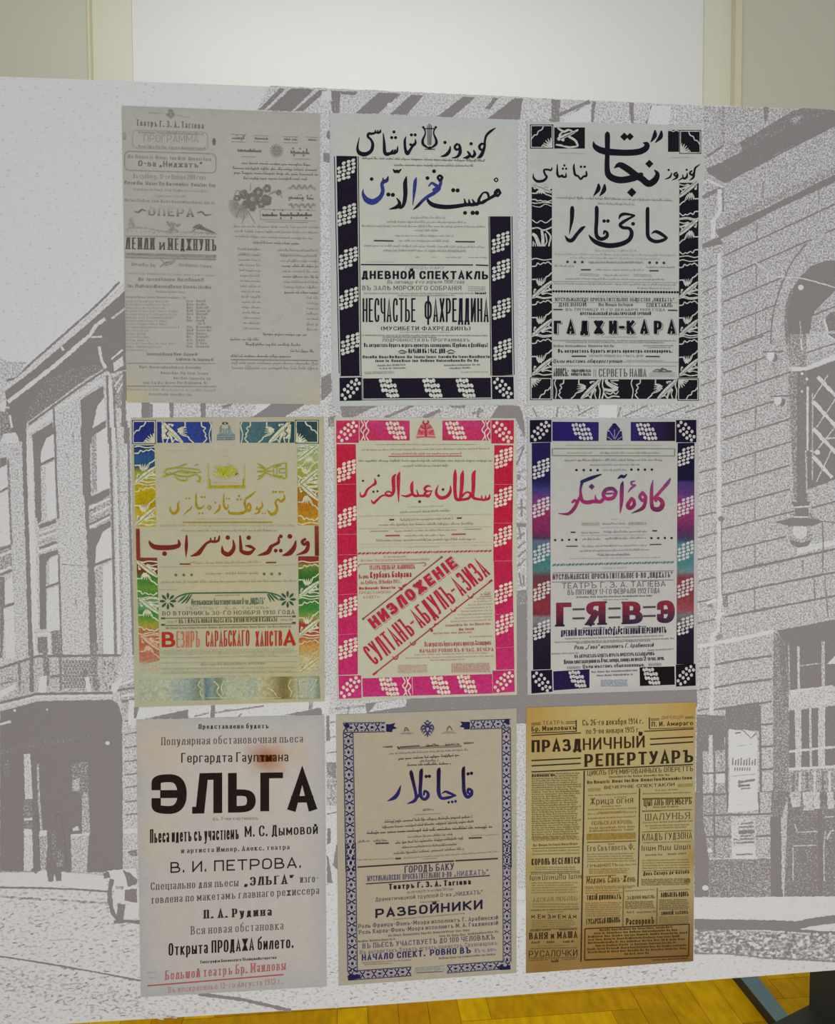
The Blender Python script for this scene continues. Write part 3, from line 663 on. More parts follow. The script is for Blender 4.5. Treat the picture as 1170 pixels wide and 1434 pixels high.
r.l(.98, 12, '250,455 600,270 920,108'); r.l(.62, 14, '230,-5 236,220'); r.l(.85, 14, '135,300 236,232'); r.p(.8, '478,0 512,0 502,85 482,85')
r.l(.8, 24, '105,550 232,488'); r.l(.2, 13, '130,440 232,488'); r.l(.18, 26, '208,500 212,640 172,690 168,800'); r.l(.7, 10, '230,500 232,640')
r.p(.95, '185,752 500,612 920,405 920,452 560,622 215,805'); r.p(.95, '105,832 205,792 232,830 105,862'); r.l(.58, 40, '240,700 920,380')
JW = .9
r.ls(JW, 9, '105,997 190,960;105,1132 190,1092;105,1277 190,1240;105,1415 190,1380')
r.ls(JW, 10, '230,908 920,588;230,1040 770,805;230,1185 590,1040;230,1332 550,1205;340,1430 522,1362;850,768 920,738')
r.ls(.75, 7, '437,700 437,800;433,960 433,1095;815,490 815,600;430,1225 430,1400;475,450 475,560')
r.l(.85, 10, '740,830 660,930 600,1050 550,1200 530,1300 520,1440', 4)
r.l(.22, 24, '208,890 207,1440')
r.p(.97, '640,1440 612,1320 622,1200 650,1110 700,1035 770,965 860,935 1100,935 1100,1110 920,1110 790,1240 755,1440'); r.l(.75, 22, '625,1440 612,1320 624,1200 652,1110'); r.c(.03, 705, 1098, 17); r.l(.3, 8, '430,945 500,1000 530,1030 600,1035 720,1045 920,1100', 4); r.l(.3, 12, '500,1010 505,1060')
r.p(.5, '775,1265 1000,1170 1000,1440 750,1440'); r.l(.92, 10, '775,1268 920,1212'); r.c(.85, 905, 1315, 52, 70); r.l(.12, 12, '845,1290 870,1370 920,1410'); r.l(.5, 8, '700,1300 710,1440')
fr(960, 470, 210/913)
r.p(.62, '640,-10 760,-10 735,205 660,205 615,100'); r.p(.4, '740,-10 1000,-40 1000,60 740,115'); r.p(.08, '640,192 735,190 920,110 1000,80 1000,120 920,145 735,218 650,216'); r.l(.9, 9, '738,105 920,45'); r.p(.9, '868,-10 925,-15 920,25'); r.l(.15, 10, '860,-5 920,30'); r.l(.12, 10, '705,20 712,90')
r.p(.96, '738,215 920,148 1100,90 1100,800 920,872 770,928 745,935 740,260'); r.p(.66, '625,225 680,215 682,1000 660,1000 650,700'); r.p(.86, '680,218 738,212 745,1010 680,1010')
r.ls(.2, 14, '746,310 746,700'); r.ls(.45, 9, '776,350 776,880;735,700 742,960'); r.ls(.14, 22, '808,250 925,375;780,400 925,560;780,565 925,720;780,735 895,865'); r.ls(.35, 8, '870,240 780,385;925,370 800,560;925,540 800,700;890,700 800,890'); r.ls(.3, 9, '820,632 925,620;760,700 820,720'); r.c(.1, 805, 710, 16); r.c(.1, 742, 265, 9); r.c(.15, 712, 340, 8); r.c(.1, 712, 232, 9)
r.ls(JW, 10, '95,165 185,130;95,305 185,270;0,470 187,408;95,570 187,542;90,705 187,672;85,835 187,808;85,968 187,938;80,1100 187,1075;80,1230 192,1200;75,1365 190,1335')
r.ls(JW, 11, '230,90 480,-2;230,230 490,130;225,365 645,220;225,500 540,400;235,635 645,505;230,772 645,645;225,910 635,790;225,1045 640,935;220,1180 660,1070;220,1315 615,1225;770,1050 920,1008'); r.l(JW, 15, '270,1440 560,1378 920,1298')
r.ls(.7, 7, '430,165 430,285;430,440 428,565;427,710 427,850;425,990 425,1115;425,1270 425,1400;540,160 548,235;718,1365 718,1434')
r.l(.2, 25, '206,-5 206,1440'); r.l(.75, 7, '222,1100 222,1440'); r.c(.85, 220, 1115, 20, 16); r.p(.2, '680,1290 920,1240 920,1275 680,1330'); 
for x_, y_ in ((520, 120), (565, 390)): r.c(.9, x_+25, y_+15, 20, 26); r.c(.04, x_, y_, 24, 34); r.l(.85, 10, '%d,%d %d,%d' % (x_-45, y_-20, x_+80, y_-25))
fr(960, 790, 210/913)
r.ls(JW, 10, '80,105 187,80;220,62 480,-5;75,232 130,222;75,360 180,335;85,632 155,630;85,766 155,756;75,892 150,880'); r.ls(JW, 13, '225,190 480,135 920,48;240,322 480,275 920,192;185,612 360,580 530,558;180,752 360,720 530,700;175,887 530,836')
r.ls(.75, 7, '422,160 427,285;785,90 790,212;850,85 872,330')
r.l(.18, 26, '206,-5 212,200 206,300 206,400 165,432 160,930'); r.l(.75, 7, '222,-5 224,180'); r.p(.75, '225,200 260,190 262,260 235,262'); r.p(.75, '130,215 160,210 165,265 140,265'); r.l(.1, 18, '130,240 180,220 230,215'); r.l(.1, 18, '180,330 240,295'); r.p(.7, '185,440 225,420 225,450 200,460'); r.p(.6, '215,330 225,330 222,420 212,420')
r.l(.1, 24, '75,500 330,455 540,408'); r.p(.68, '538,412 605,440 645,800 640,1440 535,1440'); r.p(.33, '632,770 920,735 1000,730 1000,1440 632,1440')
r.p(.97, '560,405 920,335 1100,305 1100,735 900,745 640,772 605,480'); r.p(.8, '560,440 600,470 632,780 600,780'); r.ls(.3, 15, '690,500 692,770'); r.l(.42, 20, '840,470 842,750'); r.l(.55, 10, '630,480 635,770'); r.p(.05, '860,608 920,555 960,560 960,608'); r.l(.2, 16, '640,775 900,745'); r.l(.45, 7, '690,620 850,600')
for q in ('632,892 668,886 672,1242 632,1244', '708,886 810,874 810,1232 708,1238', '853,868 1000,850 1000,1215 853,1228'): r.p(.95, q)
r.ls(.2, 14, '632,1142 920,1112'); r.l(.35, 14, '762,880 766,1232'); r.l(.12, 14, '632,1248 920,1232'); r.p(.56, '632,1258 1000,1236 1000,1440 632,1440'); r.ls(.2, 14, '700,1265 700,1440;790,1262 790,1440;880,1258 880,1440'); r.ls(.75, 16, '660,1270 660,1440;745,1270 745,1440;838,1262 840,1440')
r.p(.86, '245,882 450,848 452,1015 245,1012'); r.p(.86, '70,930 242,930 242,1130 165,1140 70,1140'); r.l(.95, 12, '72,922 245,930'); r.l(.95, 14, '248,885 450,845')
r.p(.4, '465,852 532,840 536,1440 470,1440'); r.l(.9, 14, '455,860 462,1440'); r.ls(.9, 13, '455,978 535,972;455,1114 535,1108;460,1252 535,1246;460,1392 535,1386')
r.p(.5, '70,1140 245,1135 245,1440 70,1440'); r.p(.92, '68,1110 108,1110 108,1440 68,1440'); r.l(.3, 24, '155,1040 160,1440'); r.ls(.9, 12, '110,1275 245,1268;110,1405 245,1400'); r.l(.85, 12, '178,1140 180,1440'); r.p(.05, '190,1278 240,1276 242,1330 190,1332'); r.l(.9, 18, '252,1010 254,1440')
fr(960, 1110, 210/929)
r.p(.55, '70,-5 275,-5 290,420 160,600 60,620'); r.p(.95, '58,-5 112,-5 110,160 150,420 145,645 58,645'); r.p(.45, '440,-5 535,-5 540,400 440,400'); r.ls(.95, 13, '112,12 250,10;115,142 540,132;120,275 540,268;262,-5 262,120'); r.ls(.85, 12, '180,-5 182,400;455,-5 460,130')
r.p(.68, '150,412 536,405 534,648 150,650'); r.l(.3, 8, '150,410 536,403'); r.p(.94, '528,140 602,140 604,650 530,650'); r.p(.75, '535,-5 640,-5 600,150 530,150'); r.l(.4, 22, '606,150 610,600'); r.c(.05, 125, 590, 20, 17); r.c(.05, 152, 358, 15); r.p(.6, '495,545 530,545 530,640 500,640')
r.p(.78, '640,-5 1100,-5 1100,645 615,645'); r.ls(.35, 60, '680,-5 690,90;760,-5 765,110'); r.ls(.3, 40, '815,-5 815,100;900,-5 905,100'); r.ls(.4, 8, '680,195 695,245 830,240;668,340 670,550;670,330 820,325;870,240 860,330 862,550;865,150 925,148'); r.l(.3, 10, '880,290 900,240 925,232'); r.l(.95, 30, '835,110 840,640')
r.build()

n_ = Tone('printed_wall_notices', GR_FINE)
fr(960, 790, 210/913)
n_.p(.0, '265,1005 340,1010 400,1050 440,1040 442,1440 272,1440'); n_.p(.0, '345,1003 432,1025 402,1060'); n_.ls(.9, 6, '345,1003 402,1062 432,1028')
for x_ in range(288, 425, 17): n_.l(.8, 9, '%d,1225 %d,%d' % (x_, x_+4, 1180+(x_ % 3)*6))
for x_ in range(302, 395, 15): n_.l(.8, 8, '%d,1258 %d,1238' % (x_, x_+3))
n_.l(.5, 5, '285,1292 430,1278'); n_.ls(.92, 13, '322,1330 425,1312;322,1350 395,1346'); n_.ls(.85, 9, '340,1368 398,1364;330,1315 332,1360;305,1030 340,1025')
n_.l(.4, 6, '300,1110 420,1095')
fr(960, 1110, 210/929)
n_.p(.0, '275,-5 448,-5 455,108 262,126'); n_.l(.3, 6, '320,75 410,60'); n_.p(.32, '285,160 435,152 438,412 288,412'); n_.p(.08, '290,335 435,330 437,408 290,410')
n_.ls(.9, 24, '332,245 430,240'); n_.ls(.75, 10, '345,195 425,185;330,215 425,210;300,290 430,285;300,312 430,306;315,385 420,380;345,270 425,265'); n_.ls(.1, 10, '290,225 320,225;290,260 335,290')
n_.build()

l_ = Tone('printed_street_lamp', GR_FINE)
fr(960, 470, 210/913)
l_.p(.93, '648,1012 762,1008 752,1040 756,1100 668,1102 670,1050'); l_.l(.2, 10, '665,1045 750,1040'); l_.p(.3, '630,1180 760,1170 770,1230 700,1290 640,1250'); l_.c(.52, 705, 1200, 76, 86); l_.c(.25, 700, 1190, 44, 48); l_.p(.93, '636,1245 668,1250 705,1262 745,1250 772,1240 745,1282 690,1292 655,1275')
l_.p(.93, '552,1136 660,1106 780,1112 848,1132 780,1158 640,1162'); l_.l(.15, 9, '665,1105 750,1105'); l_.ls(.8, 8, '838,1140 842,1300 838,1440;848,1132 920,1140;760,1080 775,1110'); l_.ls(.3, 8, '655,1290 660,1320')
l_.build()

# ---- street: pavement, kerb, cobbles, rails
s_ = Tone('printed_street', GR_COARSE)
fr(0, 0, 1)
s_.p(.27, '-230,1226 0,1222 150,1228 210,1242 470,1236 600,1262 975,1262 1390,1262 1390,1339 1170,1355.5 885,1377.5 500,1406 100,1429.5 -230,1448')
fr(0, 1160, 210/1099)
s_.p(.12, '0,322 340,308 760,345 800,462 400,440 0,425'); s_.l(.95, 15, '0,434 300,437 560,447 800,464'); s_.l(.6, 16, '0,498 120,510 300,520'); s_.l(.55, 14, '370,520 560,535 800,548'); s_.l(.6, 10, '0,318 240,318')
s_.l(.93, 17, '0,937 180,962 350,992 700,1050 1040,1118'); s_.l(.08, 8, '0,928 350,980 1040,1106'); s_.ls(.5, 12, '150,1150 280,1175 480,1220 700,1280 1000,1340 1300,1390')
s_.p(.35, '0,1000 350,1060 1000,1190 1100,1400 500,1300 0,1180')
s_.l(.2, 10, '250,1165 560,1240 860,1330 1200,1400')
rs = random.Random(11)
for i in range(75): x_, y_ = rs.uniform(0, 1040), rs.uniform(560, 1400); s_.l(.72, rs.uniform(4, 9), '%f,%f %f,%f' % (x_, y_, x_+rs.uniform(15, 45), y_-rs.uniform(-4, 22)))
fr(100, 1340, 400/1170)
s_.l(.9, 15, '520,152 700,175 900,220'); s_.l(.9, 14, '1380,120 1390,120')
fr(0, 0, 1)
s_.p(.24, '455,1245 745,1262 745,1388.5 455,1409')
for i in range(60): x_, y_ = rs.uniform(455, 1165), rs.uniform(1340, 1400); s_.l(.75, rs.uniform(1, 1.8), '%f,%f %f,%f' % (x_, y_, x_+rs.uniform(3, 7), y_-rs.uniform(-1, 2))) if y_ < 1405-(x_-455)*.07 else None
fr(960, 1110, 210/929)
s_.p(.10, '-1300,700 0,660 60,650 1100,640 1100,750 929,757 700,797 60,782 -1300,760'); s_.p(.97, '58,783 560,790 690,797 800,775 1100,735 1100,880 929,882 800,872 500,852 58,852'); s_.p(.15, '700,846 800,826 1000,800 1000,862 860,858')
s_.p(.55, '58,850 500,860 929,885 1100,890 1100,1060 929,1050 500,1030 250,1000 58,1002')
for i in range(110): x_, y_ = rs.uniform(60, 925), rs.uniform(865, 1020); s_.c(.05 if i % 2 else .9, x_, y_, rs.uniform(6, 17), rs.uniform(6, 14))
s_.l(.7, 9, '60,995 300,1000 500,1025 929,1045'); s_.p(.17, '58,1005 250,1003 500,1034 1100,1060 1100,1080 929,1094 0,1168 -60,1168')
s_.build()

# ---- people and a motor car in the print
fr(0, 1160, 210/1099)
w_ = Tone('printed_passers_by', GR_FINE)
w_.p(.97, '235,-60 275,-60 285,150 300,300 262,335 225,305 245,290'); w_.c(.97, 255, -75, 18, 22); w_.p(.97, '335,300 350,120 345,-40 380,-80 440,-70 470,60 490,285 450,300 452,385 412,388 400,335 388,390 352,388 345,320'); w_.c(.97, 385, -85, 22, 26); w_.c(.97, 432, -80, 20, 24); w_.p(.75, '380,20 400,20 420,200 400,280 385,200'); w_.p(.72, '430,150 470,200 460,280 410,280')
w_.build()
k_ = Tone('printed_motor_car', GR_FINE)
k_.p(.08, '785,312 890,300 1000,290 1010,560 850,545 830,430'); k_.p(.97, '756,330 800,312 812,362 762,368'); k_.p(.06, '790,312 890,300 935,400 850,432 825,380'); k_.p(.95, '900,305 960,330 1005,375 1000,410 940,432 925,370'); k_.p(.6, '845,420 910,425 900,450 850,445'); k_.p(.95, '915,452 1005,440 1005,545 912,530'); k_.l(.95, 34, '822,372 806,450 806,520 825,610 858,655 890,670', 4); k_.p(.95, '862,552 920,556 905,670 885,690 850,672'); k_.p(.15, '848,560 862,565 856,640 840,600')
k_.l(.97, 26, '835,688 920,680 1040,690'); k_.p(.1, '925,560 1015,555 1015,660 912,665'); k_.l(.6, 10, '785,690 800,700')
k_.build()

def kit(p, *names):
    return [Ink(n, i) for i, n in enumerate(names)]
def strips(bd, xl, xr, yt, yb, xm=None, ym=None, bm=False):   # corner squares and side strips of a border are parts of their own
    Z = []
    for nm, y0, y1, split in (('top', 0, yt, xm), ('bottom', yb, 2000, xm if bm else None)):
        if split: Z += [(('border_strip', nm+'a'), xl, y0, split, y1), (('border_strip', nm+'b'), split, y0, xr, y1)]
        else: Z.append((('border_strip', nm), xl, y0, xr, y1))
        Z += [(('corner_square', nm+'l'), 0, y0, xl, y1), (('corner_square', nm+'r'), xr, y0, 2000, y1)]
    mid = (xl+xr)/2; ym = ym or 9999
    Z += [(('border_strip', 'left'), 0, yt, mid, min(yb, ym)), (('border_strip', 'right'), mid, yt, 2000, min(yb, ym)), (('border_strip', 'left2'), 0, ym, mid, yb), (('border_strip', 'right2'), mid, ym, 2000, yb)]
    bd.zones = Z

# ---------------------------------------------------------------- 1: grey two-page programme
p = sheet('theatre_poster', [(170.5, 147.8), (448.3, 158.7), (448.5, 566.2), (177.4, 563.5)],
          papercol('#a4a4a0', '#a1a19c', .03, [(.0, 1.0, .16, '#b3aa84', .8), (.96, .98, .12, '#aca68a', .6), (.47, .5, .06, '#aeada7', .5), (.47, .2, .06, '#aeada7', .5), (.47, .8, .06, '#aeada7', .5), (.2, .4, .25, '#9c9c98', .5)], nz=.012),
          'faded grey two-page theatre programme with flower spray, top left of the posters')
ru, ar, orn = kit(p, 'russian_page', 'persian_page', 'frame_lines')
orn.zones = ((('flower_spray', 0), 324, 254, 394, 316), (('sun_ornament', 0), 375, 198, 400, 224), (('wreath_ornament', 0), 402, 256, 445, 292), (('landscape_vignette', 0), 172, 302, 305, 329), (('crest_emblem', 0), 228, 148, 250, 168), (('page_rules', 'l'), 0, 0, 315, 2000), (('page_rules', 'r'), 315, 0, 2000, 2000))
K1, K2, K3 = '#6b6b68', '#83837f', '#91918d'
fr(150, 130, 320/1170)
for x_, y_, r_ in ((325, 95, 14), (312, 112, 10), (338, 112, 10), (325, 122, 9)): orn.dot(x_, y_, r_, K2, n=7)
orn.ls = orn.rules
ru.fine('215,106,285,108;355,118,425,130', 8, K3, False)
T(ru, 'Театръ Г. З. А. Тагіева', 150, 168, 495, 184, 32, .17, .1, K1, ser=.07)
def rrect(ink, x0, y0, x1, y1, r_, th, col, s=0.0):
    q = []
    for cx_, cy_, a0 in ((x1-r_, y0+r_, -90), (x1-r_, y1-r_, 0), (x0+r_, y1-r_, 90), (x0+r_, y0+r_, 180)):
        for k in range(5): a = math.radians(a0+k*22.5); X_ = cx_+r_*math.cos(a); q.append((X_, cy_+r_*math.sin(a)+s*(X_-x0)))
    ink.outline(q, th, col)
rrect(orn, 130, 190, 515, 282, 22, 3, K3, .03); rrect(orn, 90, 298, 558, 396, 24, 4, K2, .03)
T(ru, 'ПРОГРАММА', 188, 250, 468, 254, 36, .09, .08, K2)
ru.fine('160,208,500,218;160,280,500,292', 14, K2, False); orn.dot(548, 250, 9, K1, ry=20); orn.dot(88, 222, 9, K3, ry=20)
ru.fine('105,334,545,350', 18, K2, False, 3, w=.3)
T(ru, 'О-ва „Ниджатъ“', 160, 375, 488, 384, 30, .22, .15, K1)
T(ru, 'Въ субботу, 12-го Января 1908 года', 135, 437, 505, 444, 24, .14, .09, K2, ser=.06)
ru.fine('90,468,555,482', 18, '#777773', False, 5, w=.27); ru.fine('135,500,515,510', 14, K3, False); ru.fine('245,534,410,536', 13, K3, False); ru.fine('90,556,558,572', 15, K2, False)
T(ru, 'ОПЕРА', 210, 628, 445, 636, 44, .24, .16, lambda x, y: hexc(mixh('#9d9d97', '#62625e', min(1, max(0, (y-292)/12)))), ser=.05)
orn.pens('140,606,4 160,612,8 178,598,9 200,606,4; 462,614,4 485,610,9 505,626,8 535,622,3', K1)
# little landscape strip with figures
orn.pens('95,700,6 130,690,8 200,692,6 260,704,6 330,712,6 430,712,6 560,722,6; 110,690,4 125,650,16 135,690,10; 125,645,10 130,660,14 140,690,8', K3)
orn.pens('330,665,10 335,690,20 325,715,10; 345,670,10 360,680,12 375,672,4; 310,662,12 320,680,10; 350,700,10 365,712,6; 320,700,8 310,716,8', K2)
orn.pens('440,690,6 470,685,24 490,694,18 545,715,8; 470,672,4 468,690,20; 485,676,4 480,690,14; 455,678,4 460,692,12; 430,712,3 450,700,6; 505,700,10 550,718,10', K1)
for i in range(20): orn.rule(100+i*23, 716+i*.8-(i % 3)*5, 108+i*23, 704+i*.8, 3, K3)
orn.rule(92, 733, 560, 738, 4, K2)
T(ru, 'ЛЕИЛИ', 96, 800, 243, 803, 60, .15, .09, '#555552', ser=.06); T(ru, 'и', 268, 803, 296, 804, 54, .15, .09, '#555552', ser=.06); T(ru, 'МЕДЖНУНЪ', 312, 804, 560, 810, 60, .15, .09, '#555552', ser=.06)
orn.rules('92,824,560,834', 9, K2); orn.rules('92,838,560,848', 5, K3)
fr(150, 350, 320/1170)
orn.rules('93,22,558,36', 9, K2); orn.rules('93,38,558,50', 6, K2)
orn.pens('270,90,3 300,66,10 330,60,8 355,45,3; 275,48,4 290,62,5 300,75,6; 300,80,6 325,72,5 350,60,3', K2)
ru.fine('125,80,245,88;370,84,540,92', 17, K2, False); ru.fine('105,124,545,136', 11, K3, False); ru.fine('160,158,495,162', 18, '#7a7a76', False, 4); ru.fine('105,192,545,200', 18, '#7a7a76', False, 8); ru.fine('250,218,405,222;95,246,410,250', 11, K2, False)
rnd = random.Random(4)
for i in range(16):
    y_ = 268+i*16.6; ru.fine('95,%f,%f,%f' % (y_, rnd.choice((140, 200, 220, 280, 350)) if i > 8 else rnd.uniform(290, 380), y_+1), 11, K3, False, i)
    if i < 15: ru.fine('408,%f,440,%f;456,%f,%f,%f' % (y_, y_, y_, rnd.uniform(500, 540), y_), 13, K2, False, i+40, w=.3) if i != 7 else ru.fine('465,%f,500,%f' % (y_, y_), 13, K2, False, 3)
for i in range(9): orn.rule(385-i*2, 300+i*30, 376-i*2, 320+i*30, 2.5, '#b2b1ab')
ru.fine('205,540,460,542', 15, K1, False); ru.fine('355,566,540,570', 15, K1, False); orn.rule(100, 580, 556, 582, 4, K2)
ru.fine('165,606,495,610;275,636,520,640;340,662,525,666;185,686,515,688', 14, K2, False, w=.3); orn.rule(100, 697, 560, 700, 5, K2); ru.fine('100,720,556,726', 14, K3, False); ru.fine('215,744,440,748', 13, K2, False)
# the Persian page
fr(150, 130, 320/1170)
orn.rules('636,212,714,214;752,218,828,220;902,224,978,226;1016,226,1078,228;636,250,712,252;752,250,828,252;902,254,978,256', 3, K2)
ar.fine('640,240,710,242;757,242,825,244;907,246,975,248;1030,248,1075,250', 24, K1)
ar.fine('668,308,792,312', 40, K1, True, 6); ar.fine('940,318,1062,322', 38, K1, True, 9); orn.rules('690,326,762,328;960,338,1045,340', 3, K2)
for i in range(16): a = i*.393; orn.pen([(868+18*math.cos(a), 296+18*math.sin(a), 9), (868+36*math.cos(a), 296+36*math.sin(a), 3)], K2)
orn.dot(868, 296, 24, K2); orn.dot(868, 296, 15, '#999993', 1)
ar.fine('690,366,1040,376;645,392,1080,402;650,416,1080,426;700,444,1025,448', 17, K1)
for x_, y_, r_ in ((700, 520, 24), (745, 545, 34), (775, 510, 26), (815, 550, 28), (820, 490, 20), (715, 570, 22), (665, 540, 18), (745, 590, 18), (880, 510, 14), (790, 570, 20)):
    orn.dot(x_, y_, r_, '#6f6f6b', n=9)
    for k in range(5): a = k*1.26+x_; orn.dot(x_+r_*.75*math.cos(a), y_+r_*.75*math.sin(a), r_*.4, '#7d7d79', 1, n=7)
    orn.dot(x_, y_, r_*.35, '#94948e', 2, n=7)
orn.pens('735,500,4 735,465,3; 700,520,6 665,500,4 650,540,4; 690,570,8 670,620,6 660,640,3; 705,590,8 700,640,6 690,670,3; 680,580,8 650,600,4; 720,600,6 735,630,6 760,670,2; 830,520,6 870,505,8 900,540,2; 810,490,4 830,470,8', K2)
for k in range(22): a = 1.2+k*.11; orn.pen([(700+math.cos(a)*30, 560+math.sin(a)*20, 4), (695+math.cos(a)*75, 575+math.sin(a)*70, 2)], K2)
for s_y, s_ in ((488, -1), (572, 1)):
    for k in range(9): x_ = 930+k*15; orn.pen([(x_, s_y, 6), (x_+8, s_y+s_*14*(k % 2), 12), (x_+18, s_y+6*((k % 3)-1), 4)], K2)
ar.fine('930,548,1058,552', 30, K1, True, 12)
orn.rules('790,596,1068,602;785,648,1068,656;785,600,785,650', 3, K2); orn.rule(810, 660, 1030, 664, 3, K2); ar.fine('795,640,1062,640', 46, '#5a5a56', True, 21, w=.2)
ar.fine('650,690,1085,694;650,714,1085,722;655,740,1060,752', 15, K2); ar.fine('745,772,985,778', 15, K1)
ar.fine('670,806,785,808;875,810,1080,814;670,834,785,838;905,838,1070,842', 15, K2)
fr(150, 350, 320/1170)
for i in range(16): ar.fine('%d,%d,%d,%d' % (670+(i*37) % 35, 2+i*27, 785, 4+i*27), 15, K2, True, i)
for i in range(9): ar.fine('%d,%d,1082,%d' % (885+(i*53) % 50, 8+i*27, 10+i*27), 16, K1 if i in (3, 5, 8) else K2, True, i+30)
for i in range(9, 16): ar.fine('1022,%d,1082,%d' % (8+i*27, 10+i*27), 15, K2, True, i+30)
ar.fine('800,438,1020,442;630,464,780,466;710,490,990,494;940,524,1060,527;632,550,942,553', 17, K1); orn.rule(635, 562, 1080, 566, 4, K1); ar.fine('636,586,1080,590;640,612,1080,614', 19, K2)
for q in ('640,200,2 650,230,2 690,250,2', '800,250,2 860,370,3 950,260,2', '855,370,2 850,480,2', '220,230,2 260,250,2'): orn.pen(q, '#aeada7')
for i_ in (ru, ar, orn): i_.build(p)

# ---------------------------------------------------------------- grape-bordered posters
DK = '#1b1626'
p = sheet('theatre_poster', [(462, 158), (725.4, 167.7), (725.4, 566.5), (466, 569)], papercol('#b4b6b0', '#adb3b7', .09, nz=.01),
          'black and white poster with dark grape borders and a small lyre between the top words')
bd, hl, rh, tx, em = kit(p, 'grape_border', 'persian_headline', 'russian_headline', 'small_print', 'lyre_emblem')
strips(bd, 508, 688, 200, 527.5)
hl.zones = ((('headline_line', 'a'), 0, 0, 2000, 234), (('headline_line', 'b'), 0, 234, 2000, 600))
WH = '#b9bcb8'
fr(0, 0, 1)
bd.quad((471.3, 218.2), (500.2, 218.7), (504, 526.6), (477.3, 527), DK); bd.quad((686.3, 303), (715.4, 303), (718.3, 525), (689.5, 526), DK)
bd.rules('468.5,219,475.3,523;502,219,506,527;685,303,688,526;717.4,303,720.4,525', 1.2, DK)
for c_ in ((485, 238), (486, 300.6), (488, 361.5), (488.7, 418), (490.6, 481.6)): cluster(bd, *c_, 27.5, 25, WH)
for c_ in ((701.5, 339.3), (702, 377.8), (702.7, 432.6), (704, 489.5)): cluster(bd, *c_, 26.5, 24, WH)
fr(455, 350, 280/1170)
bd.quad((86, 748), (215, 745), (217, 882), (88, 884), DK); bd.quad((978, 742), (1105, 742), (1108, 872), (980, 874), DK); bd.quad((225, 752), (972, 748), (974, 864), (226, 870), DK)
bd.rule(222, 878, 976, 872, 4, DK); bd.rule(88, 738, 218, 736, 3, DK); bd.rule(978, 735, 1105, 735, 3, DK); bd.rule(218, 748, 220, 880, 3, DK)
diag(bd, 90, 748, 215, 882, WH); diag(bd, 982, 744, 1104, 872, WH, flip=True)
for x_ in (376, 630, 825): cluster(bd, x_, 808, 88, 118, WH, 'h')
fr(490, 165, 220/1170)
hl.pens('''1086,76,5 1050,100,15 1020,130,14 1008,170,13 1005,215,15 990,260,20 972,288,20 950,298,5; 1005,200,8 985,193,14 966,215,16 978,237,14 1000,235,12; .905,193,13; 925,243,8 932,270,18 915,290,16 893,278,10; 880,252,10 895,275,16 880,292,18 848,299,6
;800,195,14 783,215,14 795,237,14 820,225,14 815,200,14; 822,215,16 822,260,20 800,290,14 762,298,4; .710,183,13; 750,213,6 742,250,18 715,278,18 678,288,4
;.460,127,12 488,127,12; 489,160,6 490,188,14 470,205,18 452,198,14; 472,205,14 450,240,16 430,265,22 414,230,16 411,170,14 420,140,4; .330,105,12 313,147,12 342,147,12; 250,115,5 257,190,16 260,250,20 275,270,22 305,262,16 322,240,8; 300,266,16 325,262,14 340,238,8; 330,266,14 352,250,14 358,212,5
;230,88,5 226,105,14 208,112,12 190,104,10; 192,92,6 190,110,12 168,118,14 142,118,16 136,140,14 160,165,14 172,200,18 160,245,20 120,270,24 76,263,24 58,225,14 72,145,3; 210,92,6 207,112,10''', DK)
for s_ in (1, -1):
    X_ = lambda v: 595+s_*(v-595)
    em.pen([(X_(545), 68, 12), (X_(560), 90, 10), (X_(563), 120, 10), (X_(545), 165, 18), (X_(547), 195, 20), (X_(570), 215, 14), (X_(594), 228, 10)], DK); em.dot(X_(549), 70, 9, DK)
em.rule(558, 80, 632, 80, 7, DK); em.rules('580,55,584,200;590,42,592,205;600,45,600,205;610,55,606,200', 4, DK); em.rule(560, 234, 636, 234, 6, DK); em.dot(597, 224, 12, DK)
fr(495, 230, 220/1170)
hl.pens('''1050,115,7 1065,103,7 1078,115,7 1065,130,7 1050,117,7; 1095,210,10 1080,195,24 1060,215,22 1075,235,16 1097,212,14; 1060,228,20 1010,258,16 970,278,18; 1012,252,14 1000,215,14 970,212,10 945,245,14 935,275,18 960,287,18 1002,262,14; 940,287,20 910,297,20 888,262,6; 905,299,20 870,299,20 862,262,6; 870,300,20 840,298,18 828,258,6
;845,300,22 820,304,22 760,314,24 680,318,26 600,305,26 560,275,18 553,245,4; .833,362,15 890,362,17 922,362,17 745,193,16 778,195,16 602,52,15; 650,118,14 662,100,16 645,84,14 630,100,14 648,125,16
;397,92,6 387,140,24 388,230,24 375,300,20 350,322,18 335,310,8; 325,253,6 345,290,20 325,318,22 268,335,4; 298,38,6 312,55,18 328,48,14 335,58,16 355,38,8; .262,225,16 295,228,16 137,110,14''', DK)
BL = '#30387c'; gb = lambda x, y: hexc(mixh(BL, DK, max(0, min(1, (y-281)/9))))
hl.pens('''655,122,16 642,165,20 600,190,18; 563,162,8 585,140,14 612,155,18 642,178,20 600,215,22 560,238,20 520,268,18 480,310,16 447,338,4; 470,100,6 462,130,20 455,200,18 444,305,3''', gb)
hl.pens('.553,103,15', DK)
hl.pens('260,92,6 250,120,20 228,130,22 214,150,20 220,200,22 200,245,26 150,280,34 100,265,32 73,220,16 75,183,3; 222,103,6 222,130,14', lambda x, y: hexc(mixh(DK, BL, max(0, min(1, (y-246)/12)))))
A1, A2 = '#85867f', '#9a9b95'
fr(455, 145, 280/1170)
tx.fine('220,326,945,342', 17, '#64655f'); tx.fine('405,366,870,370', 16, '#64655f'); tx.fine('505,674,705,674;365,697,830,702', 15, A1); tx.fine('218,722,945,726;525,748,670,748;415,778,755,780;432,808,738,810;230,836,940,846;345,864,835,870', 14, A1)
tx.rules('288,802,403,804;765,808,879,809', 8, '#3c3a40')
fr(455, 350, 280/1170)
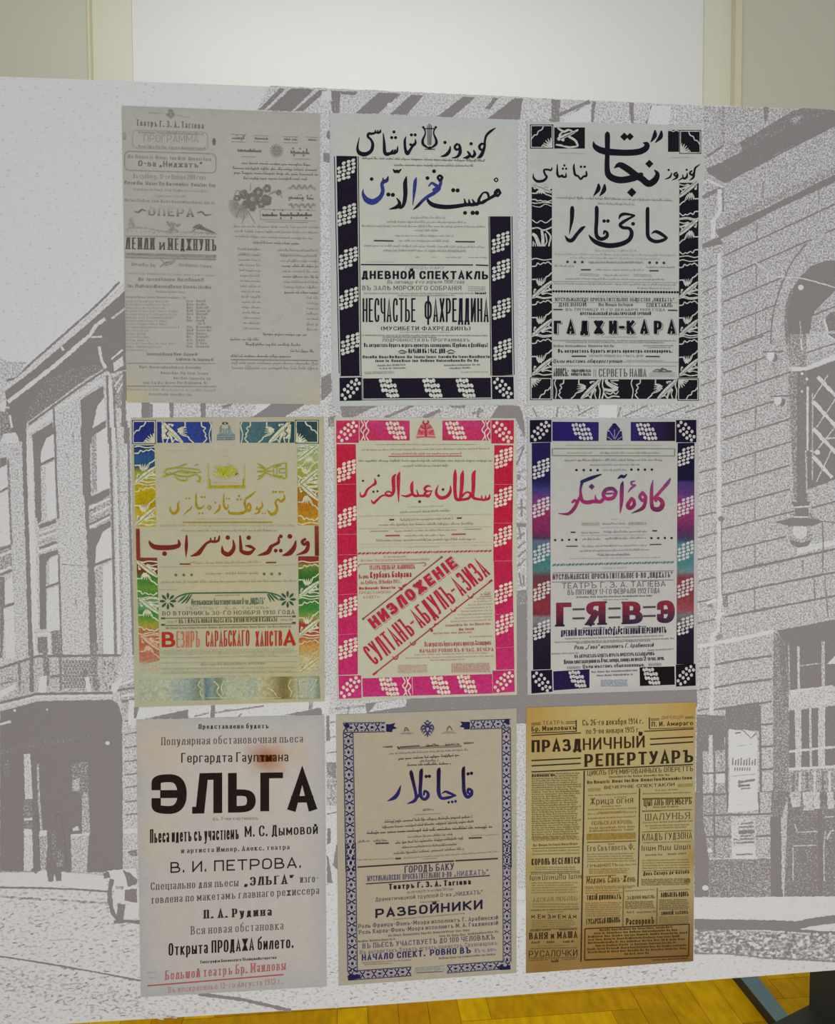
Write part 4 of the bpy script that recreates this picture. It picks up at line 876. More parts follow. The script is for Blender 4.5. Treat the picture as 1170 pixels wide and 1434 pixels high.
tx.fine('340,12,540,8;610,10,830,8', 16, A2); tx.fine('530,46,560,46;630,46,655,46;710,48,800,48;840,48,955,48', 10, A1); tx.fine('240,72,405,74', 8, A2)
tx.rules('212,86,868,88;884,88,958,91', 7, DK)
T(rh, 'ГОРОДЪ БАКУ', 475, 112, 702, 112, 15, .12, .1, '#6e6e6e', ser=.08)
T(rh, 'ДНЕВНОЙ СПЕКТАКЛЬ', 217, 170, 957, 172, 48, .25, .19, DK)
T(rh, 'Въ пятницу 4-го апрѣля 1908 года', 365, 198, 815, 196, 22, .12, .08, '#55535a', it=.25)
T(rh, 'ВЪ ЗАЛѢ МОРСКОГО СОБРАНІЯ', 220, 235, 800, 236, 26, .14, .1, '#4b4a50', ser=.03)
tx.fine('840,218,940,220;840,229,940,231;840,240,935,241', 6, A1, False); tx.fine('230,258,870,258', 9, A1, False); tx.fine('880,259,945,259', 13, DK, False, 2, w=.42); tx.fine('428,271,762,270', 9, A1, False)
T(rh, 'НЕСЧАСТЬЕ', 222, 422, 532, 422, 140, .115, .085, DK, fat=.65); T(rh, 'ФАХРЕДДИНА', 585, 422, 960, 422, 140, .115, .085, DK, fat=.65)
T(rh, '(МУСИБЕТИ ФАХРЕДДИНЪ)', 328, 470, 855, 470, 22, .2, .12, '#2c2933', ser=.07)
tx.fine('440,484,735,484', 7, A2, False); tx.fine('220,503,962,505;340,513,655,515', 8, '#6a6a6a', False)
T(rh, 'ПОДРОБНОСТИ ВЪ ПРОГРАММАХЪ', 340, 536, 850, 536, 17, .17, .12, '#55535a', ser=.06)
T(rh, 'Въ антрактахъ будетъ играть оркестръ сазандаровъ (Курбанъ и Джаббаръ)', 230, 568, 955, 568, 24, .19, .12, '#2c2933')
T(rh, 'НАЧАЛО ВЪ 1 ЧАС. ДНЯ', 490, 604, 705, 604, 26, .2, .14, DK); tx.pens('430,600,3 450,588,7 480,598,6; 440,604,6 470,604,8; 715,596,6 740,586,7 766,598,3; 725,604,8 755,604,6', '#4a4a50')
tx.fine('222,634,965,632', 16, '#3a3840', False, 5, w=.33); tx.fine('297,656,902,654', 15, '#3a3840', False, 6, w=.32); tx.fine('310,682,470,676;320,698,470,695;700,680,905,676;730,697,855,694', 10, '#6a6a6a', False, w=.3)
tx.fine('235,718,405,715;235,726,405,723;800,718,960,716', 6, A1, False)
for i_ in (bd, hl, rh, tx, em): i_.build(p)

# ---------------------------------------------------------------- 3: batik-bordered, large calligraphy
p = sheet('theatre_poster', [(739, 170), (983.4, 176), (980.4, 565), (739, 568)], papercol('#aaafae', '#aeb2b2', .05, nz=.01),
          'black and white poster with the largest calligraphy between corner boxes, top right', extra=lambda u, v: (5.5*math.exp(-((v-.15)/.07)**2) if u > .99 else 0))
bd, hl, rh, tx = kit(p, 'batik_border', 'persian_headline', 'russian_headline', 'small_print')
strips(bd, 775, 949, 224, 528.8, 860)
hl.zones = ((('headline_line', 'c'), 780, 282, 960, 400), (('side_word', 'l'), 0, 0, 824, 262), (('side_word', 'r'), 931, 220, 2000, 262), (('headline_line', 'n'), 820, 0, 935, 282))
DK3, WH = '#19151f', '#acb2ae'; GY = '#6e7075'
fr(730, 160, 270/1170)
cornerbox(bd, 55, 62, 196, 208, DK3, WH, False, False); cornerbox(bd, 962, 96, 1094, 240, DK3, WH, True, False)
bd.rect(202, 80, 388, 208, DK3); bd.rect(893, 95, 960, 228, DK3)
bd.pens('225,85,10 260,105,14 290,95,12 320,110,10; 230,150,22 270,130,22 310,115,16 345,95,10; 250,110,10 235,130,14 255,155,20; 290,135,14 330,160,14 345,190,12; 215,185,10 250,190,12 290,200,12 340,195,10', WH, 2)
bd.pens('240,150,4 290,125,4 335,105,3; 260,180,20 320,182,16', DK3, 3)
bd.pens('895,100,5 910,98,7 925,105,5 940,98,6 958,104,5', WH, 2)
bd.quad((65, 442), (188, 448), (188, 560), (65, 550), DK3)
fr(0, 0, 1)
bd.quad((745, 262), (773.4, 263), (773.4, 529), (745, 528), DK3); bd.quad((952, 256), (979, 256), (977.6, 529), (951, 529), DK3)
for (x_, y_, w__, h__) in ((745.2, 361, 28, 57), (745.2, 415, 28, 56), (745.2, 469, 28, 57)): tile(bd, (x_, y_), (w__, 0), (0, h__), WH, GY)
tile(bd, (745, 285), (28, 0), (0, -27), WH, GY); tile(bd, (745, 318), (28, 0), (0, 44), WH, GY, TILE2); bd.rect(745, 345, 773.4, 360, DK3, 5)
bd.pens('746,308,1.4 752,312,1.4 758,309,1.4 765,312,1.4 773,306,1.4; 746,288,1 756,290,1.2 764,286,1.2 773,289,1', WH, 4)
for y_, h__ in ((258, 55), (311, 56), (363, 55), (416, 55), (470, 57)): tile(bd, (979-(y_-256)*.004, y_+h__*.9), (-27.3, 0), (0, -h__) if y_ < 330 else (0, -h__), WH, GY) if y_ < 330 else tile(bd, (951.4, y_), (26.6, 0), (0, h__), WH, GY)
fr(730, 360, 270/1170)
cornerbox(bd, 55, 730, 189, 868, DK3, WH, True, True); cornerbox(bd, 950, 736, 1080, 872, DK3, WH, True, True)
bd.quad((195, 742), (950, 742), (950, 860), (195, 862), DK3)
for x_ in (200, 665): tile(bd, (x_, 742), (0, 118), (285, 0), WH, GY)
tile(bd, (492, 742), (0, 118), (112, 0), WH, GY, TILE2)
fr(740, 170, 250/1170)
hl.pens('''518,68,5 520,90,26 520,200,24 518,300,26 528,350,32 565,376,34 620,384,34 700,368,34 740,350,26; 565,306,4 600,285,28 650,310,34 700,348,34 745,375,34 790,408,34 832,385,32 848,345,22 828,318,4; 428,133,4 442,168,26 500,195,34 620,205,32 720,200,32 770,178,30 778,150,26 755,140,4
;^795,278,27 680,465,31 631,100,27 668,100,25; 832,62,10 830,95,22 803,137,3; 874,66,10 868,102,22 833,140,3; 462,413,10 460,445,22 428,490,3; 502,416,10 497,452,22 468,490,3
;1127,281,4 1097,305,10 1090,335,10 1083,368,11 1058,386,3; 1072,325,9 1060,340,10 1078,352,10 1086,338,9; .1040,317,8 922,318,8; 1044,340,5 1040,365,12 1020,374,10 1014,350,5; 1010,372,8 988,386,4; 975,335,9 958,345,9 970,360,9 980,345,9 976,368,10 943,386,3; 942,338,5 930,365,10 898,379,3
;.347,297,9 371,297,9 238,288,8 228,310,8 250,310,8; 382,328,7 382,355,12 362,362,11 345,378,10 328,358,10 308,348,12 300,300,10 304,278,4; 192,283,5 192,340,12 204,362,12 225,352,9 225,362,10 247,362,11 248,338,4; 157,303,5 150,320,10 130,316,10 105,318,10 110,345,10 122,365,12 100,388,14 60,392,14 36,370,10 35,343,3''', DK3)
fr(780, 280, 170/1170)
hl.pens('''882,80,20 877,100,28 877,250,28 882,350,28 925,392,28 980,400,26 1045,380,22 1064,363,8; 912,328,3 950,305,22 1000,322,26 1060,365,20; 600,187,4 617,150,22 660,135,22 750,148,12; 750,152,14 700,178,18 645,210,24 612,240,24 640,267,24 700,275,24 724,320,30 700,382,32 620,425,36 500,440,38 390,412,34 335,370,22 310,333,3
;.737,230,19 458,203,18 495,203,18; 385,70,24 387,100,30 385,200,28 380,310,28 398,362,30 440,376,28 484,352,26 486,318,22 462,300,14 455,325,14; 150,74,26 150,110,32 145,200,26 121,332,3; 274,256,8 245,275,26 200,325,26 150,387,30 110,385,26 80,343,4''', DK3)
fr(730, 160, 270/1170)
A1, A2 = '#7f847f', '#959a95'
tx.fine('232,238,395,242;905,266,1055,266', 9, A2); tx.fine('215,512,930,530', 17, '#7a7f7a'); tx.fine('470,548,690,554', 15, A1); tx.fine('450,832,700,834;210,854,945,862;300,876,850,884', 14, A2); tx.fine('410,902,740,902', 14, A1)
tx.dots('283,896;328,897;373,897;782,900;825,901;868,902', 8, '#33333a')
fr(730, 360, 270/1170)
tx.fine('205,58,325,62;760,66,935,68;415,40,745,40;455,82,745,84;505,116,655,116;270,136,880,142;200,166,945,174;705,194,935,196', 13, A1)
tx.rules('365,77,423,77;780,83,836,83', 8, '#3a3940'); tx.rules('358,101,475,105;358,110,475,114;685,105,792,109;685,114,792,118', 3, A1); tx.rule(190, 148, 955, 155, 3, A1)
for i in range(46): tx.dot(198+i*16.75, 208+i*.12, 7.4, DK3, n=8)
T(rh, 'ГОРОДЪ БАКУ', 465, 242, 690, 244, 12, .12, .1, '#8d908e')
T(rh, 'МУСУЛЬМАНСКОЕ ПРОСВѢТИТЕЛЬНОЕ ОБЩЕСТВО „НИДЖАТЪ“', 208, 268, 930, 270, 22, .16, .1, '#4a4a50', ser=.05); tx.rule(195, 276, 955, 276, 3, A1)
T(rh, 'ДНЕВНОЙ', 230, 300, 396, 298, 26, .17, .1, '#3c3b42', ser=.06); tx.fine('472,298,690,298', 19, '#55555a', False, 3); T(rh, 'СПЕКТАКЛЬ', 762, 303, 920, 303, 24, .15, .1, '#3c3b42', ser=.05)
tx.rules('197,318,254,319;893,322,950,324', 8, '#3a3940'); T(rh, 'ВЪ ПЯТНИЦУ 11-ГО ДЕКАБРЯ 1909 ГОДА', 272, 326, 875, 328, 16, .17, .12, '#55555a', ser=.05)
T(rh, 'МУСУЛЬМАНСКОЙ ДРАМАТИЧЕСКОЙ ТРУППОЙ', 360, 352, 790, 352, 17, .22, .15, '#3a3940', ser=.04); tx.fine('410,370,742,370', 8, A2, False)
for q, c_, dx_, dy_, lay in ((.27, '#55555a', 8, 6, 2), (.29, '#a9afab', 4, 3, 3), (.25, DK3, 0, 0, 4)):
    T(rh, 'Г А Д Ж И-К А Р А', 200, 466, 938, 466, 80, q, .2, c_, dx=dx_, dy=dy_, lay=lay)
tx.fine('490,489,705,489', 8, A2, False); tx.fine('195,510,945,512;275,521,870,523', 9, A1, False); tx.fine('198,546,560,546', 14, '#66686a', False); tx.fine('745,541,925,541;770,552,905,552', 8, A1, False)
T(rh, 'Въ антрактахъ будетъ играть оркестръ сазандаровъ.', 225, 580, 920, 580, 22, .23, .15, '#26232c')
tx.rules('308,602,396,602;758,603,843,604', 8, '#3a3940'); T(rh, 'НАЧАЛО РОВНО ВЪ 1 ЧАСЪ ДНЯ', 415, 607, 740, 607, 14, .16, .12, '#6a6c6e')
T(rh, 'Цѣны мѣстамъ общедоступныя', 195, 642, 612, 642, 23, .17, .1, '#2c2932', it=.25); tx.fine('620,640,955,642;640,632,875,632', 8, A2, False); tx.rule(195, 660, 945, 662, 3, A1)
T(rh, 'АНОНСЪ:', 198, 724, 288, 724, 50, .2, .13, DK3); T(rh, 'ТОЛЬКО ОДИНЪ РАЗЪ', 305, 698, 425, 698, 17, .22, .16, '#2c2932'); T(rh, 'ПОЙДЕТЪ ПЬЕСА', 305, 720, 425, 720, 17, .22, .16, '#2c2932')
tx.rules('443,680,443,726;455,680,455,726', 4, A1); T(rh, 'СЕРВЕТЪ НАША', 473, 726, 762, 726, 48, .11, .07, '#45454b', ser=.02)
tx.pens('805,690,3 830,682,8 850,690,10 868,680,10 890,690,8 915,692,4; 800,694,4 850,696,6 915,696,4; 850,680,8 862,674,6', '#55555c'); tx.block(780, 706, 945, 726, 3, 5, A2)
for i_ in (bd, hl, rh, tx): i_.build(p)

# ---------------------------------------------------------------- 4: many-coloured batik poster
p = sheet('theatre_poster', [(183.7, 585), (454, 583.7), (455, 982), (188.6, 990.5)],
          papercol('#a9a78f', '#a5a189', .05, [(.5, .62, .3, '#b0a584', .6), (.1, .9, .3, '#a0aa92', .7), (.75, .9, .25, '#a3a78e', .5), (.5, .05, .4, '#aaa39a', .6), (.75, .98, .25, '#aba175', .8), (.35, .8, .2, '#a3a68c', .5)], nz=.02),
          'yellowed poster with a border running from blue through yellow and green to red')
bd, hl, rh, tx, em = kit(p, 'batik_border', 'persian_headline', 'russian_headline', 'small_print', 'yellow_ornament')
strips(bd, 219, 413, 621.5, 946, 317, 758)
hl.zones = ((('headline_line', 'a'), 0, 0, 2000, 731), (('headline_line', 'b'), 0, 731, 2000, 900))
WH = '#b9bba3'; GY = '#8a8f7a'
NB = stops([(0, '#1c2a6a'), (12, '#26367e'), (45, '#283a84'), (80, '#2b3f78')])
fr(175, 575, 290/1170)
topc = lambda x, y: stops([(186, '#2a2f7c'), (215, '#1f2c66'), (240, '#2c3d86'), (292, '#2b3f80'), (335, '#47686f'), (370, '#41626c'), (400, '#36545c'), (412, '#28404a'), (447, '#2e4646')])(x)
cornerbox(bd, 40, 54, 175, 188, topc, WH, False, False); cornerbox(bd, 962, 52, 1097, 186, topc, WH, True, False)
bd.quad((182, 64), (490, 64), (490, 182), (182, 182), topc, nu=12); bd.quad((650, 64), (958, 62), (958, 182), (650, 182), topc, nu=12)
tile(bd, (492, 64), (0, 118), (-285, 0), WH, GY); tile(bd, (650, 64), (0, 118), (285, 0), WH, GY)
bd.quad((207, 80), (250, 80), (252, 160), (210, 160), WH, 1); bd.quad((898, 80), (940, 78), (936, 158), (896, 158), WH, 1)
bd.pens('230,95,8 245,115,6 232,130,8 244,148,6', topc, 2); bd.pens('918,95,8 904,115,6 918,130,8 905,148,6', topc, 2)
lf = lambda x, y: stops([(623, '#20305e'), (640, '#2a4f80'), (654, '#2b4c66'), (660, '#8a8f3c'), (676, '#a09030'), (690, '#a5900f'), (708, '#9a8412'), (720, '#a99a2a'), (737, '#ab9a30'), (780, '#6e3a2c'), (798, '#6a2c24'), (802, '#5b3a26'), (807, '#3c6e2c'), (825, '#5c8434'), (834, '#3f7434'), (845, '#6f8f86'), (858, '#377a30'), (868, '#5f8434'), (876, '#8f8f3a'), (884, '#a26c40'), (900, '#a3604a'), (926, '#a5705c'), (931, '#a3a691'), (940, '#a3aa96')])(y)
rf = lambda x, y: stops([(623, '#7d9690'), (640, '#93a070'), (660, '#8f9440'), (678, '#848030'), (684, '#86701a'), (700, '#9a6018'), (717, '#a5741a'), (735, '#a8842a'), (779, '#7c3028'), (787, '#7e2c26'), (790, '#8b7a3a'), (800, '#3f6a2a'), (815, '#2c5c2c'), (836, '#3c7040'), (842, '#3a6c38'), (856, '#3c7a34'), (866, '#8c9a46'), (872, '#8a3a34'), (886, '#9c3a38'), (896, '#a8623c'), (902, '#b08848'), (916, '#ad935a'), (926, '#a3a68c'), (940, '#a0a68f')])(y)
bd.quad((50, 196), (167, 196), (177, 655), (62, 655), lf, nv=40); bd.quad((974, 194), (1090, 194), (1092, 648), (977, 648), rf, nv=40)
fr(175, 780, 290/1170)
bd.quad((66, 4), (183, 4), (196, 585), (83, 612), lf, nv=50); bd.quad((980, -4), (1096, -4), (1100, 660), (985, 610), rf, nv=50)
fr(0, 0, 1)
for y_, h__ in ((624, 52), (676, 60)): tile(bd, (188, y_), (29.5, 0), (1.2, h__), WH, '#6b7a50')
tile(bd, (446, 675), (-29, 0), (0, -52), WH, '#6b7a50'); tile(bd, (417.5, 735), (28.5, 0), (0, -60), WH, '#6b7a50'); tile(bd, (416.5, 624), (29, 0), (0, 58), WH, '#6b7a50')
tile(bd, (191, 839), (29.5, 0), (0, -54), WH, '#8a6f58'); tile(bd, (193, 889), (29, 0), (1, -52), WH, '#6f8a6a'); tile(bd, (195, 940), (28, 0), (1, -52), '#bda48a', '#a86f58')
for y_, h__ in ((785, 51), (836, 55), (891, 52)): tile(bd, (418, y_), (28.5, 0), (.6, h__), WH if y_ < 880 else '#b8ae86', '#7f8a60')
fr(175, 780, 290/1170)
bt = lambda x, y: stops([(194, '#9ea592'), (225, '#a2a892'), (252, '#93a09a'), (268, '#83928a'), (280, '#6a7a6a'), (284, '#a5a98f'), (288, '#58707a'), (296, '#7b8c88'), (306, '#6c7a62'), (316, '#9fa68e'), (345, '#a2a890'), (353, '#93a096'), (362, '#a8a98c'), (380, '#9a9470'), (398, '#6f6440'), (408, '#8a8058'), (416, '#a5a68c'), (440, '#949f98'), (448, '#6a7a5c')])(x)
bd.quad((80, 690), (1100, 672), (1105, 800), (85, 815), bt, nu=60)
bd.pens('425,700,5 415,725,6 430,745,5 425,770,6 438,790,5; 500,700,6 530,730,8 520,760,6 545,790,6; 560,700,5 545,740,8 560,780,5; 810,740,6 840,760,6 860,790,5; 940,690,5 925,730,6 942,760,5 935,790,5; 460,795,4 640,795,4 880,795,4; 985,690,4 1000,700,5 1040,690,4; 1085,690,5 1060,740,6 1040,770,5', '#b5b78f', 2)
bd.outline([(978, 680), (1098, 676), (1100, 800), (982, 800)], 4, '#7f8a70')
fr(175, 575, 290/1170)
em.poly([(535, 105), (597, 103), (606, 128), (622, 135), (622, 166), (520, 168), (522, 138), (535, 128)], '#76878a'); em.rules('522,140,620,138;522,152,620,150;522,164,622,163', 3, '#56686c'); em.rules('552,105,552,125;565,103,565,125;580,103,580,125', 4, '#a2a59a'); em.dot(566, 72, 18, '#3a4038', ry=8); em.dot(566, 72, 6, '#9a9a88', 7)
em.pens('545,85,6 540,100,8 552,104,6; 585,85,6 592,100,8 580,104,6', '#66777a')
YL = '#8f8f1c'; Y2 = '#a5a43a'
em.pens('''218,348,6 250,330,6 330,325,6 420,335,8; 220,372,10 260,360,8 320,340,6 400,352,6 430,345,4; 225,352,6 240,362,10 220,375,5; 250,350,5 310,370,8 360,372,8 400,362,6 425,380,10 422,400,8; 280,372,5 310,392,8 345,395,8 352,382,5; 230,330,4 300,318,5 345,302,8; 395,312,5 412,302,6; 300,345,6 350,352,8 395,348,5; 410,398,10 420,404,8''', YL)
em.pens('''750,300,5 770,310,8 800,330,6 840,312,6 905,296,6; 750,390,5 770,378,8 800,355,6 840,370,6 905,384,6; 750,345,8 790,343,10 835,342,5; 752,320,6 780,325,8 795,340,6; 755,372,6 780,362,8 795,350,6; 912,296,7 913,380,7; 840,330,5 842,362,5; 860,312,5 858,366,5; 875,330,6 872,352,6; 840,322,6 880,310,8; 845,368,8 890,372,8; 880,330,6 912,328,6; 880,352,6 912,352,6''', YL)
em.rules('470,300,474,430;676,310,676,430', 6, Y2); em.rule(470, 432, 682, 430, 16, '#99921e')
for i in range(18): em.dot(478+i*11.6, 432, 3, '#c2bb5a', 2, n=6)
em.pens('480,390,6 478,420,14; 670,390,6 672,420,14', YL)
for i in range(90):
    a = rnd.uniform(0, 6.28); q = rnd.random()**.6; x_, y_ = 570+72*q*math.cos(a), 345+40*q*math.sin(a); em.dot(x_, y_, 9, mixh('#9a9a14', '#a8a770', q*.9), n=6)
em.fine('500,412,645,412', 10, '#a8a26a'); em.fine('240,230,380,228;560,225,580,225;540,262,590,262', 5, '#b0a898')
BR = '#6c261f'; YG = '#97801a'
fr(225, 680, 190/1170)
hl.pens('''.972,55,11 995,55,11 1030,55,11 1055,55,11; 1065,78,6 1068,112,15 1040,137,17 1008,120,12 992,150,14 1006,190,17 990,235,21 955,247,21 924,212,6; 876,143,6 876,180,13 850,207,14; 832,185,12 830,202,12 856,207,12 842,235,14 808,246,4; .880,240,8 902,240,8
;818,52,7 780,85,15 737,115,13 725,150,15 740,200,17 765,217,18 777,180,13 760,155,12 744,190,12; 740,217,17 690,240,19 600,238,17 588,208,4; .677,90,10 664,120,10 691,120,10 570,113,9 592,113,9; 547,73,6 545,160,15 565,202,15 582,185,10 582,162,4; .472,148,9; 510,163,6 505,205,15 462,242,5; 408,185,8 420,172,8 435,190,8 422,208,8 406,192,8
;306,73,8 308,160,15 325,196,15 357,190,11 382,163,4; .355,100,10 378,100,10 335,240,9 362,240,9 220,112,9 247,112,9; 270,178,5 255,205,11 238,216,11 200,251,4; 160,133,5 150,165,13 150,210,19 115,241,19 85,215,13 84,178,3''', YG)
fr(180, 730, 275/1170)
hl.pens('''1052,108,14 1035,122,14 1048,138,14 1068,125,14 1070,150,17 1055,180,18 1003,201,4; .962,90,15 908,90,12 717,98,14 592,97,14 215,193,15; 997,118,7 988,155,19 960,190,23 918,204,4; 895,98,8 895,125,14 870,140,14 850,152,17 830,185,21 772,204,4; .878,175,12 908,175,12
;665,88,8 670,150,15 676,180,17 720,190,19 754,163,6; 698,146,5 725,150,14 752,165,10; 624,112,5 628,160,17 600,196,21 565,185,19 558,148,4; 542,88,7 535,115,12 510,122,12 490,120,12 465,132,12 440,162,17 415,192,20 372,208,4; 516,95,6 513,118,8; 490,100,6 490,118,8; 346,86,8 345,150,15 343,212,3; 299,113,7 298,145,19 240,157,23 160,154,23 130,132,14 124,116,4''', BR)
bd.quad((44, 45), (66, 45), (70, 222), (47, 222), '#7e3030', 5); bd.quad((1110, 28), (1134, 28), (1136, 206), (1112, 206), lambda x, y: stops([(737, '#86382c'), (778, '#5e2420')])(y), 5, nv=6)
fr(175, 575, 290/1170)
tx.rule(328, 632, 832, 631, 7, '#937a20'); A1 = '#8f8a72'; A2 = '#a09a80'
tx.fine('390,616,800,614', 8, '#a89c6c'); tx.fine('195,655,960,655', 14, A2); tx.fine('320,686,860,684', 16, A1); tx.fine('370,860,400,860', 8, A1)
fr(175, 780, 290/1170)
tx.rules('310,40,371,40;797,32,856,31', 8, '#7a3a2c'); tx.dots('288,102;333,102;377,101;787,96;830,96;875,95', 8, '#56664a'); tx.fine('395,42,770,36', 16, '#a08c70'); tx.fine('455,102,545,100;570,100,755,98', 17, A1); tx.fine('205,150,970,142', 17, A1); tx.fine('195,188,300,190', 8, A2); tx.rules('195,58,975,45', 2, A2)
GN = '#2f5a3c'
em.rule(380, 205, 800, 200, 7, GN); em.pens('385,204,6 340,210,7 300,225,7 275,245,4; 300,255,4 325,235,10 345,215,4; 320,262,4 345,240,10 365,212,4; 345,262,4 360,240,8 378,212,4; 795,200,6 840,208,7 875,222,7 895,238,4; 870,245,4 850,228,10 825,208,4; 845,250,4 830,230,10 812,208,4; 825,252,4 815,230,8 805,210,4', GN)
for x_, y_ in ((243, 250), (920, 240)):
    for k in range(8): a = k*.785; em.pen([(x_+14*math.cos(a), y_+14*math.sin(a), 4), (x_+30*math.cos(a), y_+30*math.sin(a), 14), (x_+42*math.cos(a), y_+42*math.sin(a), 10)], '#34503a')
tx.fine('510,222,650,218', 8, A1, False)
T(rh, 'Мусульманское благотворительное О-во „НИДЖАТЪ“', 375, 272, 790, 266, 36, .15, .1, '#36503c')
T(rh, 'ТЕАТРЪ Г. З. А. ТАГІЕВА', 340, 298, 815, 294, 14, .14, .1, '#7d8066', ser=.06)
T(rh, 'ВО ВТОРНИКЪ 30-ГО НОЯБРЯ 1910 ГОДА', 212, 330, 960, 322, 22, .16, .1, '#4c4a3c', ser=.07)
tx.rules('230,347,940,336;232,388,965,378', 5, '#6a7048'); tx.rules('205,347,228,347;205,384,228,384;945,336,966,336;945,372,966,372', 10, '#4a5038')
tx.fine('240,374,300,372', 14, A1, False); T(rh, 'ВЪ 1-Й РАЗЪ НОВАЯ ПЬЕСА ИЗЪ ЖИЗНИ ПЕРСІИ И КАВКАЗА', 305, 376, 862, 364, 24, .17, .1, '#55583e'); tx.fine('880,362,945,360', 12, A1, False); tx.fine('232,408,942,398', 12, '#7f7050', False, 3)
RD = '#a03226'
T(rh, 'В', 208, 510, 285, 510, 86, .25, .17, RD); T(rh, 'ЕЗИРЪ', 291, 512, 424, 510, 92, .09, .06, '#b06a50'); T(rh, 'САРАБСКАГО', 457, 508, 704, 503, 90, .115, .07, RD); T(rh, 'ХАНСТВ', 738, 506, 890, 502, 86, .115, .07, RD); T(rh, 'А', 895, 502, 966, 500, 82, .25, .16, RD)
tx.fine('215,535,960,525;290,578,860,560;210,555,960,545', 11, '#aaa184', False, w=.2); tx.fine('430,614,800,606', 13, '#8f8f78', False); tx.fine('215,640,950,630;215,655,950,650;480,680,700,676;770,655,830,650', 9, '#a6a48a', False)
for y_ in (540, 570, 600, 632, 660): tx.rule(200, y_, 975, y_-8, 2, '#a29c80')
for i_ in (bd, hl, rh, tx, em): i_.build(p)

# ---------------------------------------------------------------- 5: red and pink poster
p = sheet('theatre_poster', [(468, 584.4), (723, 585.6), (724.4, 973), (473, 981.5)], papercol('#b2b39f', '#b3b2a4', .03, nz=.01),
          'cream poster with crimson and pink grape borders and red lettering set on a slant')
bd, hl, rh, tx, em = kit(p, 'grape_border', 'persian_headline', 'russian_headline', 'small_print', 'crest_emblem')
strips(bd, 503.4, 688, 620.5, 940, 597)
WH = '#c9c0b2'; RC = '#a92140'
redc = lambda x, y: stops([(585, '#b03a70'), (612, '#b23a68'), (622, '#ae2440'), (660, '#aa1f38'), (800, '#ab2244'), (860, '#b02858'), (930, '#b02c64'), (980, '#b23274')])(y)
fr(460, 575, 275/1170)
bd.quad((47, 60), (182, 58), (182, 192), (47, 192), '#b02f58'); bd.quad((186, 58), (485, 60), (485, 178), (186, 178), redc); bd.quad((680, 60), (968, 58), (968, 178), (680, 178), redc); bd.quad((972, 57), (1106, 57), (1106, 196), (972, 196), '#ab2848')
bd.quad((48, 200), (164, 200), (172, 900), (54, 900), redc, nv=14); bd.quad((990, 206), (1103, 206), (1097, 900), (984, 900), redc, nv=14)
diag(bd, 50, 60, 180, 190, WH); diag(bd, 975, 60, 1104, 196, WH, flip=True)
for x_ in (405, 760): cluster(bd, x_, 118, 96, 112, WH, 'h')
for x_ in (217, 940): bd.pens(f'{x_-22},60,7 {x_-8},85,7 {x_-24},115,7 {x_-6},145,7 {x_-20},176,7; {x_+20},60,7 {x_+6},90,7 {x_+24},120,7 {x_+8},150,7 {x_+22},176,7; {x_-2},62,5 {x_+10},100,6 {x_-8},130,6 {x_+2},176,5', WH, 2)
for c_ in ((108, 358), (113, 635)): cluster(bd, *c_, 118, 104, WH)
for c_ in ((1045, 282), (1042, 516), (1040, 750)): cluster(bd, *c_, 112, 100, WH)
bd.rules('48,440,165,438;52,738,170,736;988,440,1100,440;986,670,1098,670;48,860,170,858', 3, '#c46a78', 2)
em.poly([(525, 165), (535, 120), (552, 85), (575, 75), (578, 160)], '#b85a68'); em.poly([(640, 163), (628, 115), (612, 85), (588, 75), (586, 160)], '#b85a68'); em.pens('570,62,6 565,72,8 580,80,8; 592,60,6 598,70,8 584,80,8; 580,85,8 582,155,8; 540,120,5 560,135,6; 625,118,5 604,135,6; 555,95,4 572,110,5; 610,95,4 592,110,5', '#a3283c', 7); em.rules('530,150,572,148;590,148,636,150;545,110,572,112;590,112,622,110', 3, WH, 7)
fr(460, 770, 275/1170)
bd.quad((55, -6), (172, -6), (176, 742), (60, 746), redc, nv=14); bd.quad((985, -6), (1096, -6), (1110, 712), (1000, 716), redc, nv=14)
bd.quad((61, 750), (196, 748), (198, 882), (64, 888), redc); bd.quad((979, 720), (1108, 716), (1112, 846), (982, 854), redc); bd.quad((203, 766), (976, 740), (980, 856), (206, 876), redc)
diag(bd, 64, 750, 196, 886, WH); diag(bd, 982, 720, 1110, 850, WH)
for x_, y_ in ((362, 815), (667, 806), (828, 800)): cluster(bd, x_, y_, 92, 114, WH, 'h')
bd.pens('445,760,7 458,785,7 444,812,8 466,840,7 450,866,7; 488,758,7 474,785,7 492,812,7 478,838,7 490,864,7; 465,760,5 472,800,6 458,830,8 470,866,5', WH, 2); bd.rule(500, 758, 503, 862, 3, WH, 2)
for c_ in ((115, 107), (117, 342), (118, 588)): cluster(bd, *c_, 118, 102, WH)
for c_ in ((1044, 258), (1050, 440)): cluster(bd, *c_, 112, 106, WH)
bd.rules('56,268,172,262;58,506,174,500;990,386,1104,380;995,585,1108,578;985,66,1095,66', 3, '#c46a88', 2)
fr(500, 650, 195/1170)
